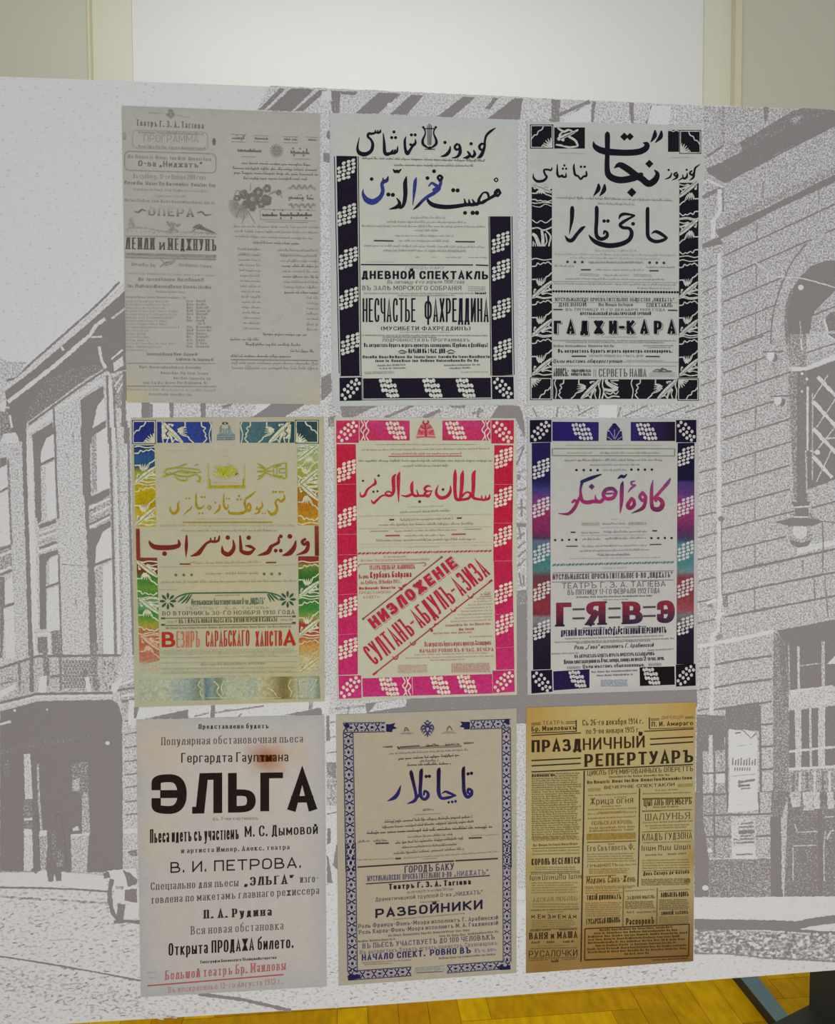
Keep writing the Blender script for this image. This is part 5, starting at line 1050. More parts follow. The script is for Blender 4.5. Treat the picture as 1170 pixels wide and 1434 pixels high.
hl.pens('''1116,253,5 1112,285,17 1085,296,15 1084,262,5; 1085,297,15 1055,299,15 1049,262,5; 1055,300,15 1010,292,17; 997,55,8 982,90,26 980,200,24 976,275,22 1012,294,16; 893,57,8 886,100,26 881,200,24 870,292,20; 868,287,18 920,237,12 957,250,16 942,285,18 900,297,18 858,297,18; 828,48,8 826,100,24 825,220,22 836,290,22 870,300,20
;787,180,5 786,230,19 755,272,22 700,282,24 667,240,18 686,172,3; 622,190,6 595,183,14 570,205,16 587,227,16 634,223,6; 590,230,12 570,250,16 602,270,18 632,225,5; 600,264,18 560,264,16 520,262,14 504,217,6; 470,147,8 462,182,22 466,240,18 490,267,18 530,264,14; 462,252,18 420,270,16 373,262,5
;360,68,8 350,110,24 350,220,18 352,320,4; 327,86,8 308,120,24 310,220,22 290,262,18 253,264,15 240,245,10 265,230,12 292,240,9; 257,258,14 210,267,12 170,302,15 140,327,17 120,298,4; 150,122,6 156,160,19 120,187,12 87,217,15 65,262,18 35,270,14 27,233,4''', '#a8243e')
hl.pens('.725,213,12 528,315,13 140,232,10 174,228,10 183,97,11 52,140,10', '#4a3038')
A1, A2 = '#84826f', '#9a9886'
fr(460, 575, 275/1170)
tx.fine('285,206,880,206', 9, A1); tx.fine('200,240,960,232', 13, '#9c7a70'); tx.fine('375,264,795,262', 15, '#a2665c'); tx.rule(360, 273, 797, 271, 6, '#a8505a'); tx.fine('180,306,975,306', 17, '#7a7868'); tx.fine('445,336,715,334', 16, A1)
tx.fine('475,580,690,572', 10, A2); tx.fine('430,612,735,602', 17, A1); tx.rule(185, 630, 975, 618, 3, '#b9958c'); tx.fine('430,658,745,648', 15, A1); tx.rules('364,651,393,650;767,641,796,640', 8, '#3c3430'); tx.fine('300,688,865,680', 17, A1); tx.rule(185, 705, 975, 692, 3, '#b9958c')
tx.fine('395,724,775,716', 14, '#9c7a70'); tx.rules('250,720,360,718;808,708,916,706', 4, A1); tx.rules('340,746,426,744;735,738,820,736', 9, '#a3404a'); tx.fine('455,752,700,748', 14, A1); tx.fine('285,782,875,772', 17, A1); tx.rules('185,798,975,785;185,815,975,802', 2, '#b9a898'); tx.fine('475,818,660,814', 6, A2)
braid(tx, 176, 852, 978, 836, 15, 33, '#a83a4a')
fr(460, 770, 275/1170)
A3 = '#b08078'
tx.fine('330,46,460,44', 8, A3, False); tx.fine('195,70,608,62', 13, '#a89086', False)
tx.pens('185,105,5 180,92,6 200,86,4; 200,86,4 380,82,4 540,80,4; 540,80,5 575,78,6 580,92,7 565,96,5', '#a86a64', cap=False)
T(rh, 'ТЕАТРЪ СЦЕНА БР. МАИЛОВЫХЪ', 245, 120, 516, 113, 27, .17, .11, '#a8505a')
T(rh, 'Въ день', 182, 172, 240, 170, 25, .2, .13, '#a03a46'); T(rh, 'Курбанъ Байрама', 250, 168, 496, 162, 36, .18, .11, '#9c2c3c'); T(rh, 'въ Субботу, 18 Ноября 1911 г.', 195, 206, 435, 198, 22, .15, .1, '#a8505a')
tx.fine('184,238,400,232', 16, '#a03a46', False, 3, w=.36); T(rh, 'ПРЕДСТАВЛЕНО', 185, 264, 372, 258, 15, .14, .1, '#a8605f', ser=.06); T(rh, 'БУДЕТЪ.', 210, 290, 312, 285, 14, .14, .1, '#a8605f', ser=.06)
tx.rule(208, 411, 676, 44, 7, '#8c3c42'); tx.dots('208,412;676,44', 7, '#7a4a48'); tx.pens('420,225,6 440,232,12 430,240,8; 445,218,10 462,206,8', '#9c2c3c')
for q, c_, o_, lay in ((.34, '#a52a40', (7, 5), 2), (.36, '#b2b39f', (4, 3), 3), (.30, '#a52a40', (0, 0), 4)):
    T(rh, 'НИЗЛОЖЕНІЕ', 274, 474, 775, 93, 70, q, .22, c_, rot=True, dx=o_[0], dy=o_[1], lay=lay)
T(rh, 'СУЛТАНЪ-АБДУЛЪ-АЗИЗА', 278, 690, 968, 144, 128, .108, .08, '#a52a40', rot=True, fat=.7)
tx.rule(268, 744, 976, 182, 7, '#9c343e')
for x_, y_ in ((402, 638), (506, 553), (748, 355), (850, 274)): tx.pens(f'{x_-18},{y_-2},5 {x_-6},{y_+14},7 {x_+10},{y_+8},7 {x_+16},{y_-14},5', '#a03a42')
tx.rules('266,746,290,728;958,194,978,180', 12, '#9c2c3c'); tx.pens('605,470,8 620,480,12 612,486,8; 635,445,10 655,440,8', '#9c2c3c')
for i, (x0, y0, x1, y1) in enumerate(((935, 258, 970, 256), (910, 270, 970, 267), (905, 283, 975, 279), (885, 297, 978, 292), (868, 313, 975, 308), (835, 333, 978, 326), (818, 352, 975, 346), (792, 372, 978, 364), (772, 391, 978, 384), (755, 412, 978, 402), (730, 432, 978, 420))): tx.fine('%d,%d,%d,%d' % (x0, y0, x1, y1), 9, '#b0948a' if i not in (1, 2) else '#a3606a', False, i)
tx.fine('700,458,972,446', 14, '#a3505a', False, 2); tx.fine('780,482,868,477', 15, '#a3505a', False, 4, w=.35); tx.fine('625,504,852,496', 11, '#a8706e', False); tx.fine('842,522,978,518', 8, A3, False)
T(rh, 'Въ антрактахъ будетъ играть оркестръ Сазандаровъ', 575, 577, 972, 566, 30, .16, .1, '#a03a4a')
T(rh, 'НАЧАЛО РОВНО ВЪ 8 ЧАС. ВЕЧЕРА', 545, 613, 985, 603, 21, .17, .11, '#a03a4a', ser=.06)
tx.fine('512,630,955,618;460,650,982,637;610,662,812,657', 9, '#b0948a', False)
tx.block(415, 692, 590, 735, 7, 6, '#bb9c90', dy=-2, seed=5); tx.block(735, 682, 965, 732, 8, 6, '#b5847e', dy=-3, seed=6)
for i_ in (bd, hl, rh, tx, em): i_.build(p)

# ---------------------------------------------------------------- 6: purple and teal poster
p = sheet('theatre_poster', [(739, 586), (979, 586), (976.7, 965.6), (739, 973.2)], papercol('#acadab', '#a8a8ab', .05, nz=.008, vert=stops([(0, '#a6a8a5'), (.5, '#abacab'), (1, '#b4b2b2')])),
          'poster with grape borders shading from dark blue through purple, teal and red')
bd, hl, rh, tx, em = kit(p, 'grape_border', 'persian_headline', 'russian_headline', 'small_print', 'crest_emblem')
strips(bd, 773.3, 946.7, 619.5, 933, 861, None, True)
WH = '#b4b2b5'
sd = lambda x, y: stops([(619, '#211c4c'), (660, '#1d1945'), (672, '#1e1a40'), (686, '#343a72'), (700, '#713570'), (712, '#8a3468'), (722, '#7c2a54'), (745, '#6f2a54'), (756, '#43304f'), (757, '#5a6080'), (768, '#3f6a78'), (788, '#3a7276'), (800, '#4c7072'), (806, '#5c3a44'), (820, '#6e2f38'), (850, '#7a3038'), (862, '#6e3038'), (863, '#77777c'), (876, '#6a6a72'), (884, '#241c30'), (960, '#15101c')])(y)
rd = lambda x, y: stops([(619, '#17132e'), (672, '#191332'), (674, '#3a3468'), (690, '#55326e'), (705, '#8a3a70'), (726, '#82305c'), (740, '#5c2c58'), (756, '#3f3a5c'), (762, '#4f7a84'), (790, '#43767a'), (803, '#6f7c80'), (806, '#743a44'), (830, '#7a343c'), (855, '#86464a'), (860, '#6c6a70'), (874, '#50505a'), (882, '#211a2c'), (960, '#15101c')])(y)
fr(730, 575, 260/1170)
bd.quad((56, 60), (192, 58), (192, 198), (56, 200), '#161129'); bd.quad((198, 70), (490, 72), (490, 192), (198, 192), lambda x, y: stops([(774, '#211a5c'), (840, '#2a1f60')])(x)); bd.quad((692, 72), (972, 70), (972, 192), (692, 192), lambda x, y: stops([(884, '#2a1f5c'), (925, '#241a40'), (946, '#1a1220')])(x), nu=6); bd.quad((978, 60), (1106, 58), (1106, 200), (978, 200), '#17122c')
fr(730, 575, 260/1170)
bd.quad((68, 204), (186, 200), (186, 900), (72, 900), sd, nv=36); bd.quad((988, 204), (1094, 202), (1092, 900), (984, 900), rd, nv=36)
diag(bd, 58, 62, 190, 196, WH); diag(bd, 980, 62, 1104, 198, WH, flip=True)
for x_ in (386, 792): cluster(bd, x_, 132, 104, 112, WH, 'h')
for c_ in ((127, 366), (127, 609), (129, 898)): cluster(bd, *c_, 112, 104, WH)
for c_ in ((1040, 286), (1038, 602), (1038, 884)): cluster(bd, *c_, 108, 102, WH)
em.poly([(540, 188), (545, 130), (560, 112), (572, 95), (610, 95), (622, 112), (636, 130), (642, 188)], '#262458'); em.dot(590, 95, 16, '#1c1840'); em.rules('560,130,590,180;620,130,594,180;590,120,590,175;545,165,575,185;637,165,606,185', 4, '#8c8cae', 7); em.dots('553,128;628,126', 5, '#a6a8a5', 7)
fr(730, 770, 260/1170)
bd.quad((73, 20), (186, 20), (188, 752), (76, 756), sd, nv=36); bd.quad((984, 20), (1091, 20), (1090, 720), (980, 722), rd, nv=36)
bd.quad((64, 762), (196, 755), (199, 894), (66, 906), '#18102a'); bd.quad((976, 724), (1100, 718), (1102, 856), (978, 862), '#15101c'); bd.quad((203, 766), (432, 752), (432, 870), (206, 886), '#231640'); bd.quad((748, 740), (968, 734), (970, 850), (750, 858), '#181016')
diag(bd, 68, 764, 196, 900, WH, flip=True); diag(bd, 978, 724, 1100, 858, WH)
for x_, y_ in ((356, 814), (822, 796)): cluster(bd, x_, y_, 84, 112, WH, 'h')
for c_ in ((130, 260), (131, 505)): cluster(bd, *c_, 112, 100, WH)
for c_ in ((1036, 240), (1036, 476)): cluster(bd, *c_, 108, 100, WH)
fr(775, 655, 175/1170)
gc = lambda x, y: stops([(660, '#1c1a40'), (676, '#2a2650'), (683, '#5f3564'), (692, '#8a3068'), (705, '#8c2c5c'), (720, '#7c2a52')])(y)
g2 = lambda x, y: stops([(664, '#3c3a5c'), (672, '#6a4478'), (685, '#8a3a6c'), (705, '#8c2c5c'), (714, '#6a2a4c'), (720, '#3a2438')])(y)
hl.pens('''1100,98,6 1078,138,26 1030,195,24 982,250,24 955,285,24 965,312,18; 957,277,26 1010,302,30 1026,345,34 1000,385,36 950,387,34 925,350,28 924,200,24 936,118,6; 840,235,26 813,270,24 838,308,24 868,280,26 845,240,24; 868,282,24 860,340,26 830,385,26 735,427,4
;738,288,24 700,350,30 720,380,28 758,350,28 756,305,24 732,285,16; 768,125,8 735,135,16 740,160,14 772,160,10; 772,165,12 735,190,16 702,232,5''', g2)
hl.pens('''608,102,8 640,80,24 665,86,20 690,62,8; 655,128,6 645,180,28 641,320,26 628,430,4; 592,230,24 562,282,28 500,290,26 470,250,26 500,205,30 560,198,28 592,230,24; 480,245,12 530,242,14 575,240,10; 480,285,26 440,320,26 403,300,20 395,255,5; 440,322,24 380,315,28 330,325,30 280,315,28 262,270,24 258,200,18 272,138,22; 268,132,24 360,95,26 452,62,8
;252,268,16 230,320,24 195,385,26 140,432,22 45,428,3; 178,325,14 205,308,24 228,330,16; ^362,178,29''', gc)
tx_k = '#4b4a50'; A1, A2 = '#807f80', '#959496'
fr(730, 575, 260/1170)
tx.fine('290,222,885,222', 8, A2); tx.outline([(198, 240), (970, 240), (970, 286), (198, 284)], 5, '#6c7470'); tx.fine('290,272,450,272;500,272,880,272', 12, A1); tx.fine('275,320,890,318', 17, '#77767a'); tx.fine('435,350,750,346', 15, A1); tx.fine('520,382,665,380', 16, A1)
tx.dots('350,375;396,375;440,375;484,375;697,372;740,372;782,372;826,372', 8, '#25222c')
tx.fine('570,688,610,688', 8, A2); tx.rules('385,716,496,715;680,713,792,712', 17, '#8f9092'); tx.fine('515,722,665,718', 15, A1); tx.fine('505,742,690,740', 8, A2); tx.fine('385,776,495,774;525,772,795,768', 15, '#77767a'); tx.rules('314,767,344,767;829,758,859,758', 8, '#2c2932'); tx.fine('385,790,790,786', 6, A2)
tx.fine('390,818,500,816;530,814,790,808', 16, '#77767a'); tx.dots('216,816;260,816;304,814;348,814;823,804;866,804;908,803;950,803', 7.5, '#2c2932'); tx.rules('285,855,358,855;812,845,886,843', 7, '#4a484f'); tx.fine('385,862,795,854;370,892,810,882;495,918,690,914', 14, A1)
fr(730, 770, 260/1170)
tx.fine('400,8,800,4', 8, A2); tx.fine('480,36,690,34', 12, A1); tx.fine('305,60,880,52', 9, A2)
braid(tx, 200, 96, 968, 78, 17, 32, '#4f7078')
T(rh, 'ГОРОДЪ БАКУ', 505, 122, 668, 118, 12, .14, .1, '#8c8c90', ser=.06)
tx.rules('200,146,965,133;195,204,965,190', 4, '#77707a')
T(rh, 'МУСУЛЬМАНСКОЕ ПРОСВѢТИТЕЛЬНОЕ О-ВО „НИДЖАТЪ“', 200, 188, 955, 173, 34, .15, .08, '#4c424e', ser=.04)
T(rh, 'ТЕАТРЪ Г. З. А. ТАГІЕВА', 258, 245, 912, 230, 36, .12, .1, '#5e4f59')
T(rh, 'ВЪ ПЯТНИЦУ 17-ГО ФЕВРАЛЯ 1912 ГОДА', 295, 285, 875, 272, 33, .11, .08, '#5c4850')
tx.fine('350,304,830,294', 11, '#66606a', False); tx.fine('520,319,680,315', 8, A1, False)
big = lambda x, y: stops([(838, '#7e2c36'), (850, '#762a3a'), (862, '#552a44'), (870, '#382440'), (878, '#261c30')])(y)
T(rh, 'Г', 222, 484, 318, 482, 150, .34, .20, big, ser=.06); T(rh, 'Я', 412, 475, 534, 472, 148, .30, .19, big, ser=.06); T(rh, 'В', 640, 469, 768, 466, 142, .32, .20, big, ser=.04); T(rh, 'Э', 858, 463, 970, 459, 142, .30, .21, big)
tx.rules('326,376,402,374;326,433,402,431;552,371,628,369;552,427,628,425;770,362,850,360;770,418,850,416', 12, '#4b4446')
tx.dots('562,491;590,489;618,487', 6, '#3c3440'); tx.rules('390,494,532,491;655,487,792,483', 4, '#5c5860')
T(rh, 'ДРЕВНІЙ ПЕРСИДСКІЙ ГОСУДАРСТВЕННЫЙ ПЕРЕВОРОТЪ', 252, 545, 917, 523, 38, .15, .1, '#262140')
tx.fine('280,566,905,545;215,588,965,563', 10, A1, False); tx.fine('350,592,820,577', 9, '#77767c', False)
T(rh, 'Роль „Гявэ“ исполнитъ Г. Арабинскій', 335, 628, 835, 611, 26, .16, .1, '#2f2b3a', it=.22)
tx.fine('195,660,365,655;800,638,962,630', 10, A1, False)
T(rh, 'ВЪ АНТРАКТАХЪ БУДЕТЪ ИГРАТЬ ОРКЕСТРЪ САЗАНДАРОВЪ', 338, 682, 842, 664, 21, .18, .12, '#3d3844')
T(rh, 'Начало спектакля ровно въ 8 час. вечера, конецъ не позже 12-ти час. ночи.', 272, 720, 905, 694, 28, .17, .11, '#2f2b36')
T(rh, 'Цѣны мѣстамъ обыкновенныя.', 390, 747, 780, 735, 24, .18, .12, '#2f2b36'); tx.rules('290,745,375,742;805,725,886,722', 15, '#8c8a92')
tx.fine('445,776,732,764;480,798,705,790', 11, '#66646c', False, w=.28); tx.block(505, 826, 672, 862, 5, 8, '#8a93ac', dy=-2, seed=9, w=.3)
for i_ in (bd, hl, rh, tx, em): i_.build(p)

# ---------------------------------------------------------------- 7: plain black lettering
p = sheet('theatre_poster', [(191, 1008), (454.2, 1001), (457.8, 1381.5), (197.2, 1396.5)],
          papercol('#aeaaa8', '#a2a2a5', .10, [(.12, .1, .2, '#b5a690', .6), (.08, .42, .15, '#b5a890', .5), (.5, .2, .35, '#b3afa9', .6), (.72, .155, .10, '#a3703f', .9), (.66, .15, .07, '#8a4a1c', .8), (.85, .14, .08, '#b59a78', .5), (.1, .96, .12, '#9da3ac', .5)], nz=.01),
          'pale grey poster with plain black Russian lettering, its largest word four thick letters and an A')
p['label'] = 'pale grey poster of plain Russian lettering with one very thick black title word'
hl, tx = kit(p, 'russian_headline', 'text_lines')
KB = '#1f1816'; KM = '#403a37'
fr(185, 995, 280/1170)
T(tx, 'Представлено будетъ', 390, 108, 800, 104, 28, .22, .08, '#332d2b', ser=.08)
T(tx, 'Популярная обстановочная пьеса', 172, 203, 1000, 186, 46, .125, .05, '#4d4743', ser=.06)
T(tx, 'Гергардта Гауптмана', 288, 305, 915, 297, 56, .14, .09, '#2d2725')
tx.quad((735, 262), (838, 258), (842, 300), (738, 303), '#7c4a22', 0); 
T(tx, 'тм', 752, 300, 818, 298, 50, .22, .12, '#2a1408', lay=5)
T(hl, 'Э', 114, 606, 320, 604, 232, .235, .235*.85, KB); T(hl, 'Λ', 352, 604, 528, 600, 236, .22, .17, KB); T(hl, 'Ь', 562, 598, 724, 595, 232, .22, .165, KB); T(hl, 'Г', 751, 590, 884, 588, 226, .23, .15, KB); T(hl, 'А', 912, 587, 1081, 584, 226, .235, .17, KB)
T(tx, 'въ 7-ми картинахъ', 475, 643, 737, 638, 19, .12, .08, '#6f6965', ser=.06)
T(tx, 'Пьеса идетъ съ участіемъ', 105, 776, 625, 753, 80, .12, .075, '#231c1a', fat=.75); T(tx, 'М. С. Дымовой', 660, 740, 1088, 722, 62, .15, .09, '#231c1a')
T(tx, 'и артиста Импер. Алекс. театра', 288, 835, 922, 812, 28, .21, .08, '#3c3633', ser=.08)
fr(185, 1190, 280/1170)
T(tx, 'В. И. ПЕТРОВА.', 225, 136, 988, 106, 63, .135, .125, '#231d1c')
T(tx, 'Спеціально для пьесы', 110, 236, 622, 213, 44, .125, .05, KM, ser=.06); T(tx, '„ЭЛЬГА“', 655, 212, 945, 198, 50, .24, .08, '#2c2624', ser=.08); T(tx, 'изго-', 985, 193, 1090, 189, 44, .125, .05, KM, ser=.06)
T(tx, 'товлена по макетамъ главнаго режиссера', 110, 315, 1095, 258, 44, .125, .05, KM, ser=.06)
T(tx, 'П. А. Рудина', 420, 403, 818, 385, 50, .24, .08, '#2c2624', ser=.08)
T(tx, 'Вся новая обстановка', 345, 497, 886, 466, 48, .12, .05, '#55504c', ser=.06)
T(tx, 'Открыта ПРОДАЖА билето.', 214, 620, 945, 574, 72, .14, .085, '#211a19')
T(tx, 'Типографія Бакинскаго Полицмейстерства', 398, 666, 845, 638, 17, .22, .14, '#332d2b')
T(tx, 'Большой театръ Бр. Маиловы', 195, 763, 900, 702, 54, .13, .06, '#a05a58', ser=.06)
tx.rule(90, 797, 886, 731, 7, '#a0504f'); T(tx, 'Въ воскресенье 12-го Августа 1912 г.', 212, 838, 880, 784, 34, .12, .06, '#a27a78', ser=.04)
tx.fine('90,725,150,720;100,755,150,750', 8, '#9aa3ae', False)
for i_ in (hl, tx): i_.build(p)

# ---------------------------------------------------------------- 8: ornamented frame
p = sheet('theatre_poster', [(471, 1001), (723.7, 991.8), (723.7, 1362.5), (474.5, 1380.5)], papercol('#a39a8a', '#9f9a8d', .06, nz=.012),
          'beige poster framed by narrow blue ornament strips with a double-headed eagle at the top')
bd, hl, rh, tx, em = kit(p, 'ornament_frame', 'persian_headline', 'russian_headline', 'small_print', 'eagle_emblem')
strips(bd, 486, 700, 1022, 1352, 600, None, True)
NV = '#221e48'; GB = '#918c96'; LT = '#aaa59e'
def ornstrip(o, A, Bv, n):           # origin, across vector, along vector, number of repeats (crop units)
    q = lambda u, v: (o[0]+A[0]*u+Bv[0]*v, o[1]+A[1]*u+Bv[1]*v); w = math.hypot(*A)
    bd.quad(q(0, 0), q(1, 0), q(1, 1), q(0, 1), GB); bd.rule(*q(.03, 0), *q(.03, 1), w*.07, NV, 2); bd.rule(*q(.97, 0), *q(.97, 1), w*.07, NV, 2)
    for i in range(n):
        v0, dv = i/n, 1/n
        pp = lambda u, v, ww: (*q(u, v0+dv*v), w*ww)
        if i % 2: 
            bd.poly([q(.5, v0+dv*.15), q(.66, v0+dv*.5), q(.5, v0+dv*.85), q(.34, v0+dv*.5)], NV, 2); bd.pen([pp(.12, .1, .08), pp(.3, .5, .1), pp(.12, .9, .08)], LT, 3, cap=False); bd.pen([pp(.88, .1, .08), pp(.7, .5, .1), pp(.88, .9, .08)], LT, 3, cap=False)
            bd.pen([pp(.16, .2, .06), pp(.16, .8, .06)], NV, 4, cap=False); bd.pen([pp(.84, .2, .06), pp(.84, .8, .06)], NV, 4, cap=False)
        else:
            bd.pen([pp(.1, .1, .1), pp(.45, .5, .14), pp(.1, .9, .1)], NV, 2, cap=False); bd.pen([pp(.9, .1, .1), pp(.55, .5, .14), pp(.9, .9, .1)], NV, 2, cap=False); bd.pen([pp(.3, .05, .06), pp(.5, .3, .08), pp(.7, .05, .06)], LT, 3, cap=False); bd.pen([pp(.5, .6, .1), pp(.5, .95, .1)], LT, 3, cap=False)
fr(470, 985, 265/1170)
ornstrip((47, 120), (0, 62), (262, -4), 8); ornstrip((835, 104), (0, 58), (250, -8), 8)
ornstrip((47, 182), (64, 0), (16, 860), 25); ornstrip((1029, 155), (56, 0), (5, 860), 25)
bd.poly([(314, 130), (345, 128), (372, 120), (360, 140), (382, 155), (355, 160), (350, 178), (314, 176)], NV, 1); bd.poly([(832, 115), (800, 115), (772, 112), (785, 130), (768, 145), (795, 150), (798, 162), (832, 160)], NV, 1)
for x_, y_ in ((72, 138), (1062, 112)): bd.dot(x_, y_, 16, NV, 4)
fr(470, 1180, 265/1170)
ornstrip((62, 0), (64, 0), (12, 800), 23); ornstrip((1034, 0), (52, 0), (2, 740), 22)
ornstrip((78, 795), (0, 58), (392, -28), 11); ornstrip((690, 756), (0, 52), (394, -28), 11)
bd.poly([(75, 825), (95, 812), (130, 822), (158, 815), (150, 840), (100, 848), (80, 850)], NV, 4); bd.poly([(1000, 770), (1020, 760), (1050, 768), (1082, 755), (1082, 785), (1020, 788)], NV, 4)
fr(470, 985, 265/1170)
em.pens('570,135,20 570,165,24 570,190,12 570,208,5; 562,135,8 556,122,9 548,120,5; 578,135,8 584,121,9 592,118,5; 558,150,10 545,138,10 533,150,8 530,165,5; 556,160,10 543,158,9 536,178,5; 560,172,9 548,178,8 544,190,4; 582,148,10 596,136,10 606,146,8 608,162,5; 584,158,10 597,156,9 603,174,5; 580,170,9 591,176,8 596,187,4; 563,190,7 552,200,4; 577,190,7 588,198,4', '#39345e'); em.pens('562,116,5 570,108,8 578,115,5', '#39345e'); em.poly([(563, 150), (578, 150), (576, 168), (570, 174), (565, 168)], '#9a95a0', 7)
tx.pens('425,175,5 437,150,6 455,172,5; 430,168,4 452,165,4; 690,168,5 705,142,6 722,165,5', '#55504c'); tx.rules('400,190,485,188;412,184,470,182;660,186,750,183;675,178,735,176', 4, '#8a8480')
tx.rules('385,275,780,260;385,283,780,268', 3, '#4a4440'); tx.fine('560,268,640,264;680,262,768,256', 16, '#3a3430'); tx.pens('385,270,8 395,280,8; 400,270,4 520,262,5', '#3a3430'); tx.pens('293,270,3 320,270,8 350,268,10; 858,243,3 830,246,8 798,247,10', '#5c5650')
A1, A2, A3 = '#6a645c', '#857e74', '#4a4440'
tx.fine('335,318,820,293', 14, '#77706a'); tx.fine('390,352,765,328', 20, A3); tx.fine('525,364,640,360', 17, A1); tx.fine('445,390,715,380', 20, A3)
fr(535, 1065, 140/1170)
pc = lambda x, y: stops([(1075, '#1a1526'), (1090, '#1f1838'), (1108, '#272058'), (1120, '#2a2464')])(y)
hl.pens('''972,70,6 956,110,32 957,250,32 966,370,34 1002,427,32 1047,400,32 1052,355,26 1015,335,24 1008,375,22 1035,388,16; .1010,157,20 1050,150,20 783,490,15 825,485,17 864,478,17 520,187,20 557,185,20; 684,88,6 668,120,36 665,250,34 668,380,36 702,442,28 790,432,26 868,410,8; 703,388,5 745,365,20 800,385,24 864,412,16
;478,97,6 462,130,34 455,260,32 450,370,32 470,440,28 512,452,28 544,410,30 532,372,24 500,360,20 493,402,18; 345,115,8 345,150,34 370,260,30 395,370,28 402,440,30 370,480,28 297,506,4; 402,440,28 440,400,26 455,350,20; 223,288,4 207,340,22 180,400,34 140,440,34 62,477,3''', pc)
fr(470, 985, 265/1170)
tx.fine('540,666,610,662', 15, A1); tx.rule(495, 690, 650, 681, 3, A2); tx.fine('305,742,845,710', 21, '#5c5650'); tx.fine('290,776,855,738', 19, '#5c5650'); tx.fine('195,812,970,772', 22, A3); tx.fine('445,834,725,816', 16, A1); tx.fine('140,864,215,856;235,858,320,854', 16, A1); tx.rules('248,867,330,864;825,834,906,831', 8, '#3f3936'); tx.fine('840,822,920,818;930,820,1010,812', 8, A2); tx.fine('370,872,790,842', 20, '#5c5650'); tx.fine('415,898,750,878', 15, A1)
fr(470, 1180, 265/1170)
tx.fine('410,38,750,16', 15, A1); tx.fine('360,76,795,46', 20, A1); tx.fine('135,112,360,104;420,102,1010,60', 11, A2); tx.rule(370, 100, 406, 98, 10, A3); tx.fine('540,106,630,100', 7, A2)
tx.rules('137,152,734,114;742,113,1006,99', 8, '#332d33')
VT = '#332a5c'
T(rh, 'ГОРОДЪ БАКУ', 428, 189, 734, 169, 44, .15, .1, '#3a3350')
T(rh, 'МУСУЛЬМАНСКОЕ ПРОСВѢТИТЕЛЬНОЕ О-ВО', 198, 240, 718, 212, 33, .14, .07, '#514c68', ser=.03); T(rh, '„НИДЖАТЪ“', 735, 208, 945, 196, 30, .14, .1, '#55507a', ser=.05)
tx.rule(190, 256, 956, 204, 6, '#3a3440')
T(rh, 'Театръ Г. З. А. Тагіева', 330, 291, 838, 258, 35, .26, .15, '#221c24', ser=.03)
T(rh, 'въ пятницу 21-го октября 1911 года', 445, 315, 728, 294, 17, .15, .1, '#77706a')
T(rh, 'Драматической труппой О-ва „НИДЖАТЪ“', 248, 364, 910, 318, 24, .13, .1, '#4b4658', ser=.03)
tx.fine('525,374,645,366', 9, A2, False)
T(rh, 'РАЗБОЙНИКИ', 247, 467, 910, 410, 56, .24, .18, '#231e36')
tx.fine('360,480,800,442', 9, A2, False)
T(rh, 'Роль Франца-Фонъ-Моора исполнитъ Г. Арабинскій', 142, 530, 1006, 474, 25, .16, .1, '#4a4458', ser=.05); T(rh, 'Роль Карла-Фонъ-Моора исполнитъ М. А. Гаджинскій', 145, 567, 1006, 508, 25, .16, .1, '#4a4458', ser=.05)
tx.fine('328,583,840,547', 14, A1, False); tx.fine('642,585,800,576;820,572,1012,556', 13, A1, False); tx.fine('140,618,375,602', 12, A1, False, w=.3)
T(rh, 'ВЪ ПЬЕСѢ УЧАСТВУЕТЪ ДО 100 ЧЕЛОВѢКЪ', 168, 655, 985, 598, 30, .15, .09, '#464160', ser=.06)
T(rh, 'Въ антрактахъ будетъ играть оркестръ Сазандаровъ', 152, 691, 1002, 632, 25, .13, .09, '#66627c', ser=.03)
T(rh, 'НАЧАЛО СПЕКТ.', 163, 731, 556, 703, 38, .25, .15, '#302e62'); T(rh, 'РОВНО ВЪ', 585, 700, 838, 684, 38, .25, .15, '#302e62'); T(rh, '8½ ч. веч.', 862, 682, 998, 670, 24, .14, .1, '#6a6690')
tx.fine('165,748,470,730', 9, A2, False); tx.fine('180,758,355,750', 7, A2, False); tx.fine('640,722,990,696', 12, A1, False)
tx.quad((492, 776), (676, 762), (676, 792), (494, 802), '#93948e'); tx.fine('500,795,660,786', 16, '#7d828c', False, 3); tx.rule(500, 806, 665, 798, 4, A1)
for i_ in (bd, hl, rh, tx, em): i_.build(p)

# ---------------------------------------------------------------- 9: yellow-brown newspaper-like bill
p = sheet('theatre_poster', [(737.6, 991), (975, 983.2), (971.5, 1346), (737, 1363)],
          papercol('#a19670', None, .1, [(.02, .02, .3, '#a5802f', .85), (.98, .0, .3, '#a88236', .8), (.5, .0, .45, '#b09c5e', .7), (.0, .6, .12, '#96803e', .7), (1.0, .6, .10, '#8f7434', .8), (.46, .7, .16, '#a58244', .7), (.46, .45, .13, '#a88c58', .6), (.46, .25, .1, '#a88c58', .5), (.46, .92, .18, '#9a7436', .75), (.1, 1, .5, '#7d5c2a', .95), (.6, 1.02, .4, '#7d5a26', .9), (.95, 1, .4, '#6b4a1c', .95), (.2, .4, .3, '#a19a68', .6), (.8, .35, .25, '#9d9768', .6)], nz=.015),
          'yellow-brown closely printed playbill in newspaper columns, at the bottom right', nu=30, nv=40)
hl, tx, rl = kit(p, 'title_lettering', 'small_print', 'column_rules')
KB = '#33271a'; A1 = '#65552f'; A2 = '#7b6a3e'
fr(730, 980, 255/1170)
T(hl, 'ТЕАТРЪ', 140, 161, 278, 156, 24, .14, .09, '#4a3c22', ser=.06); rl.rules('68,152,128,149;68,162,128,159;288,143,352,139;288,154,352,150', 5, A1)
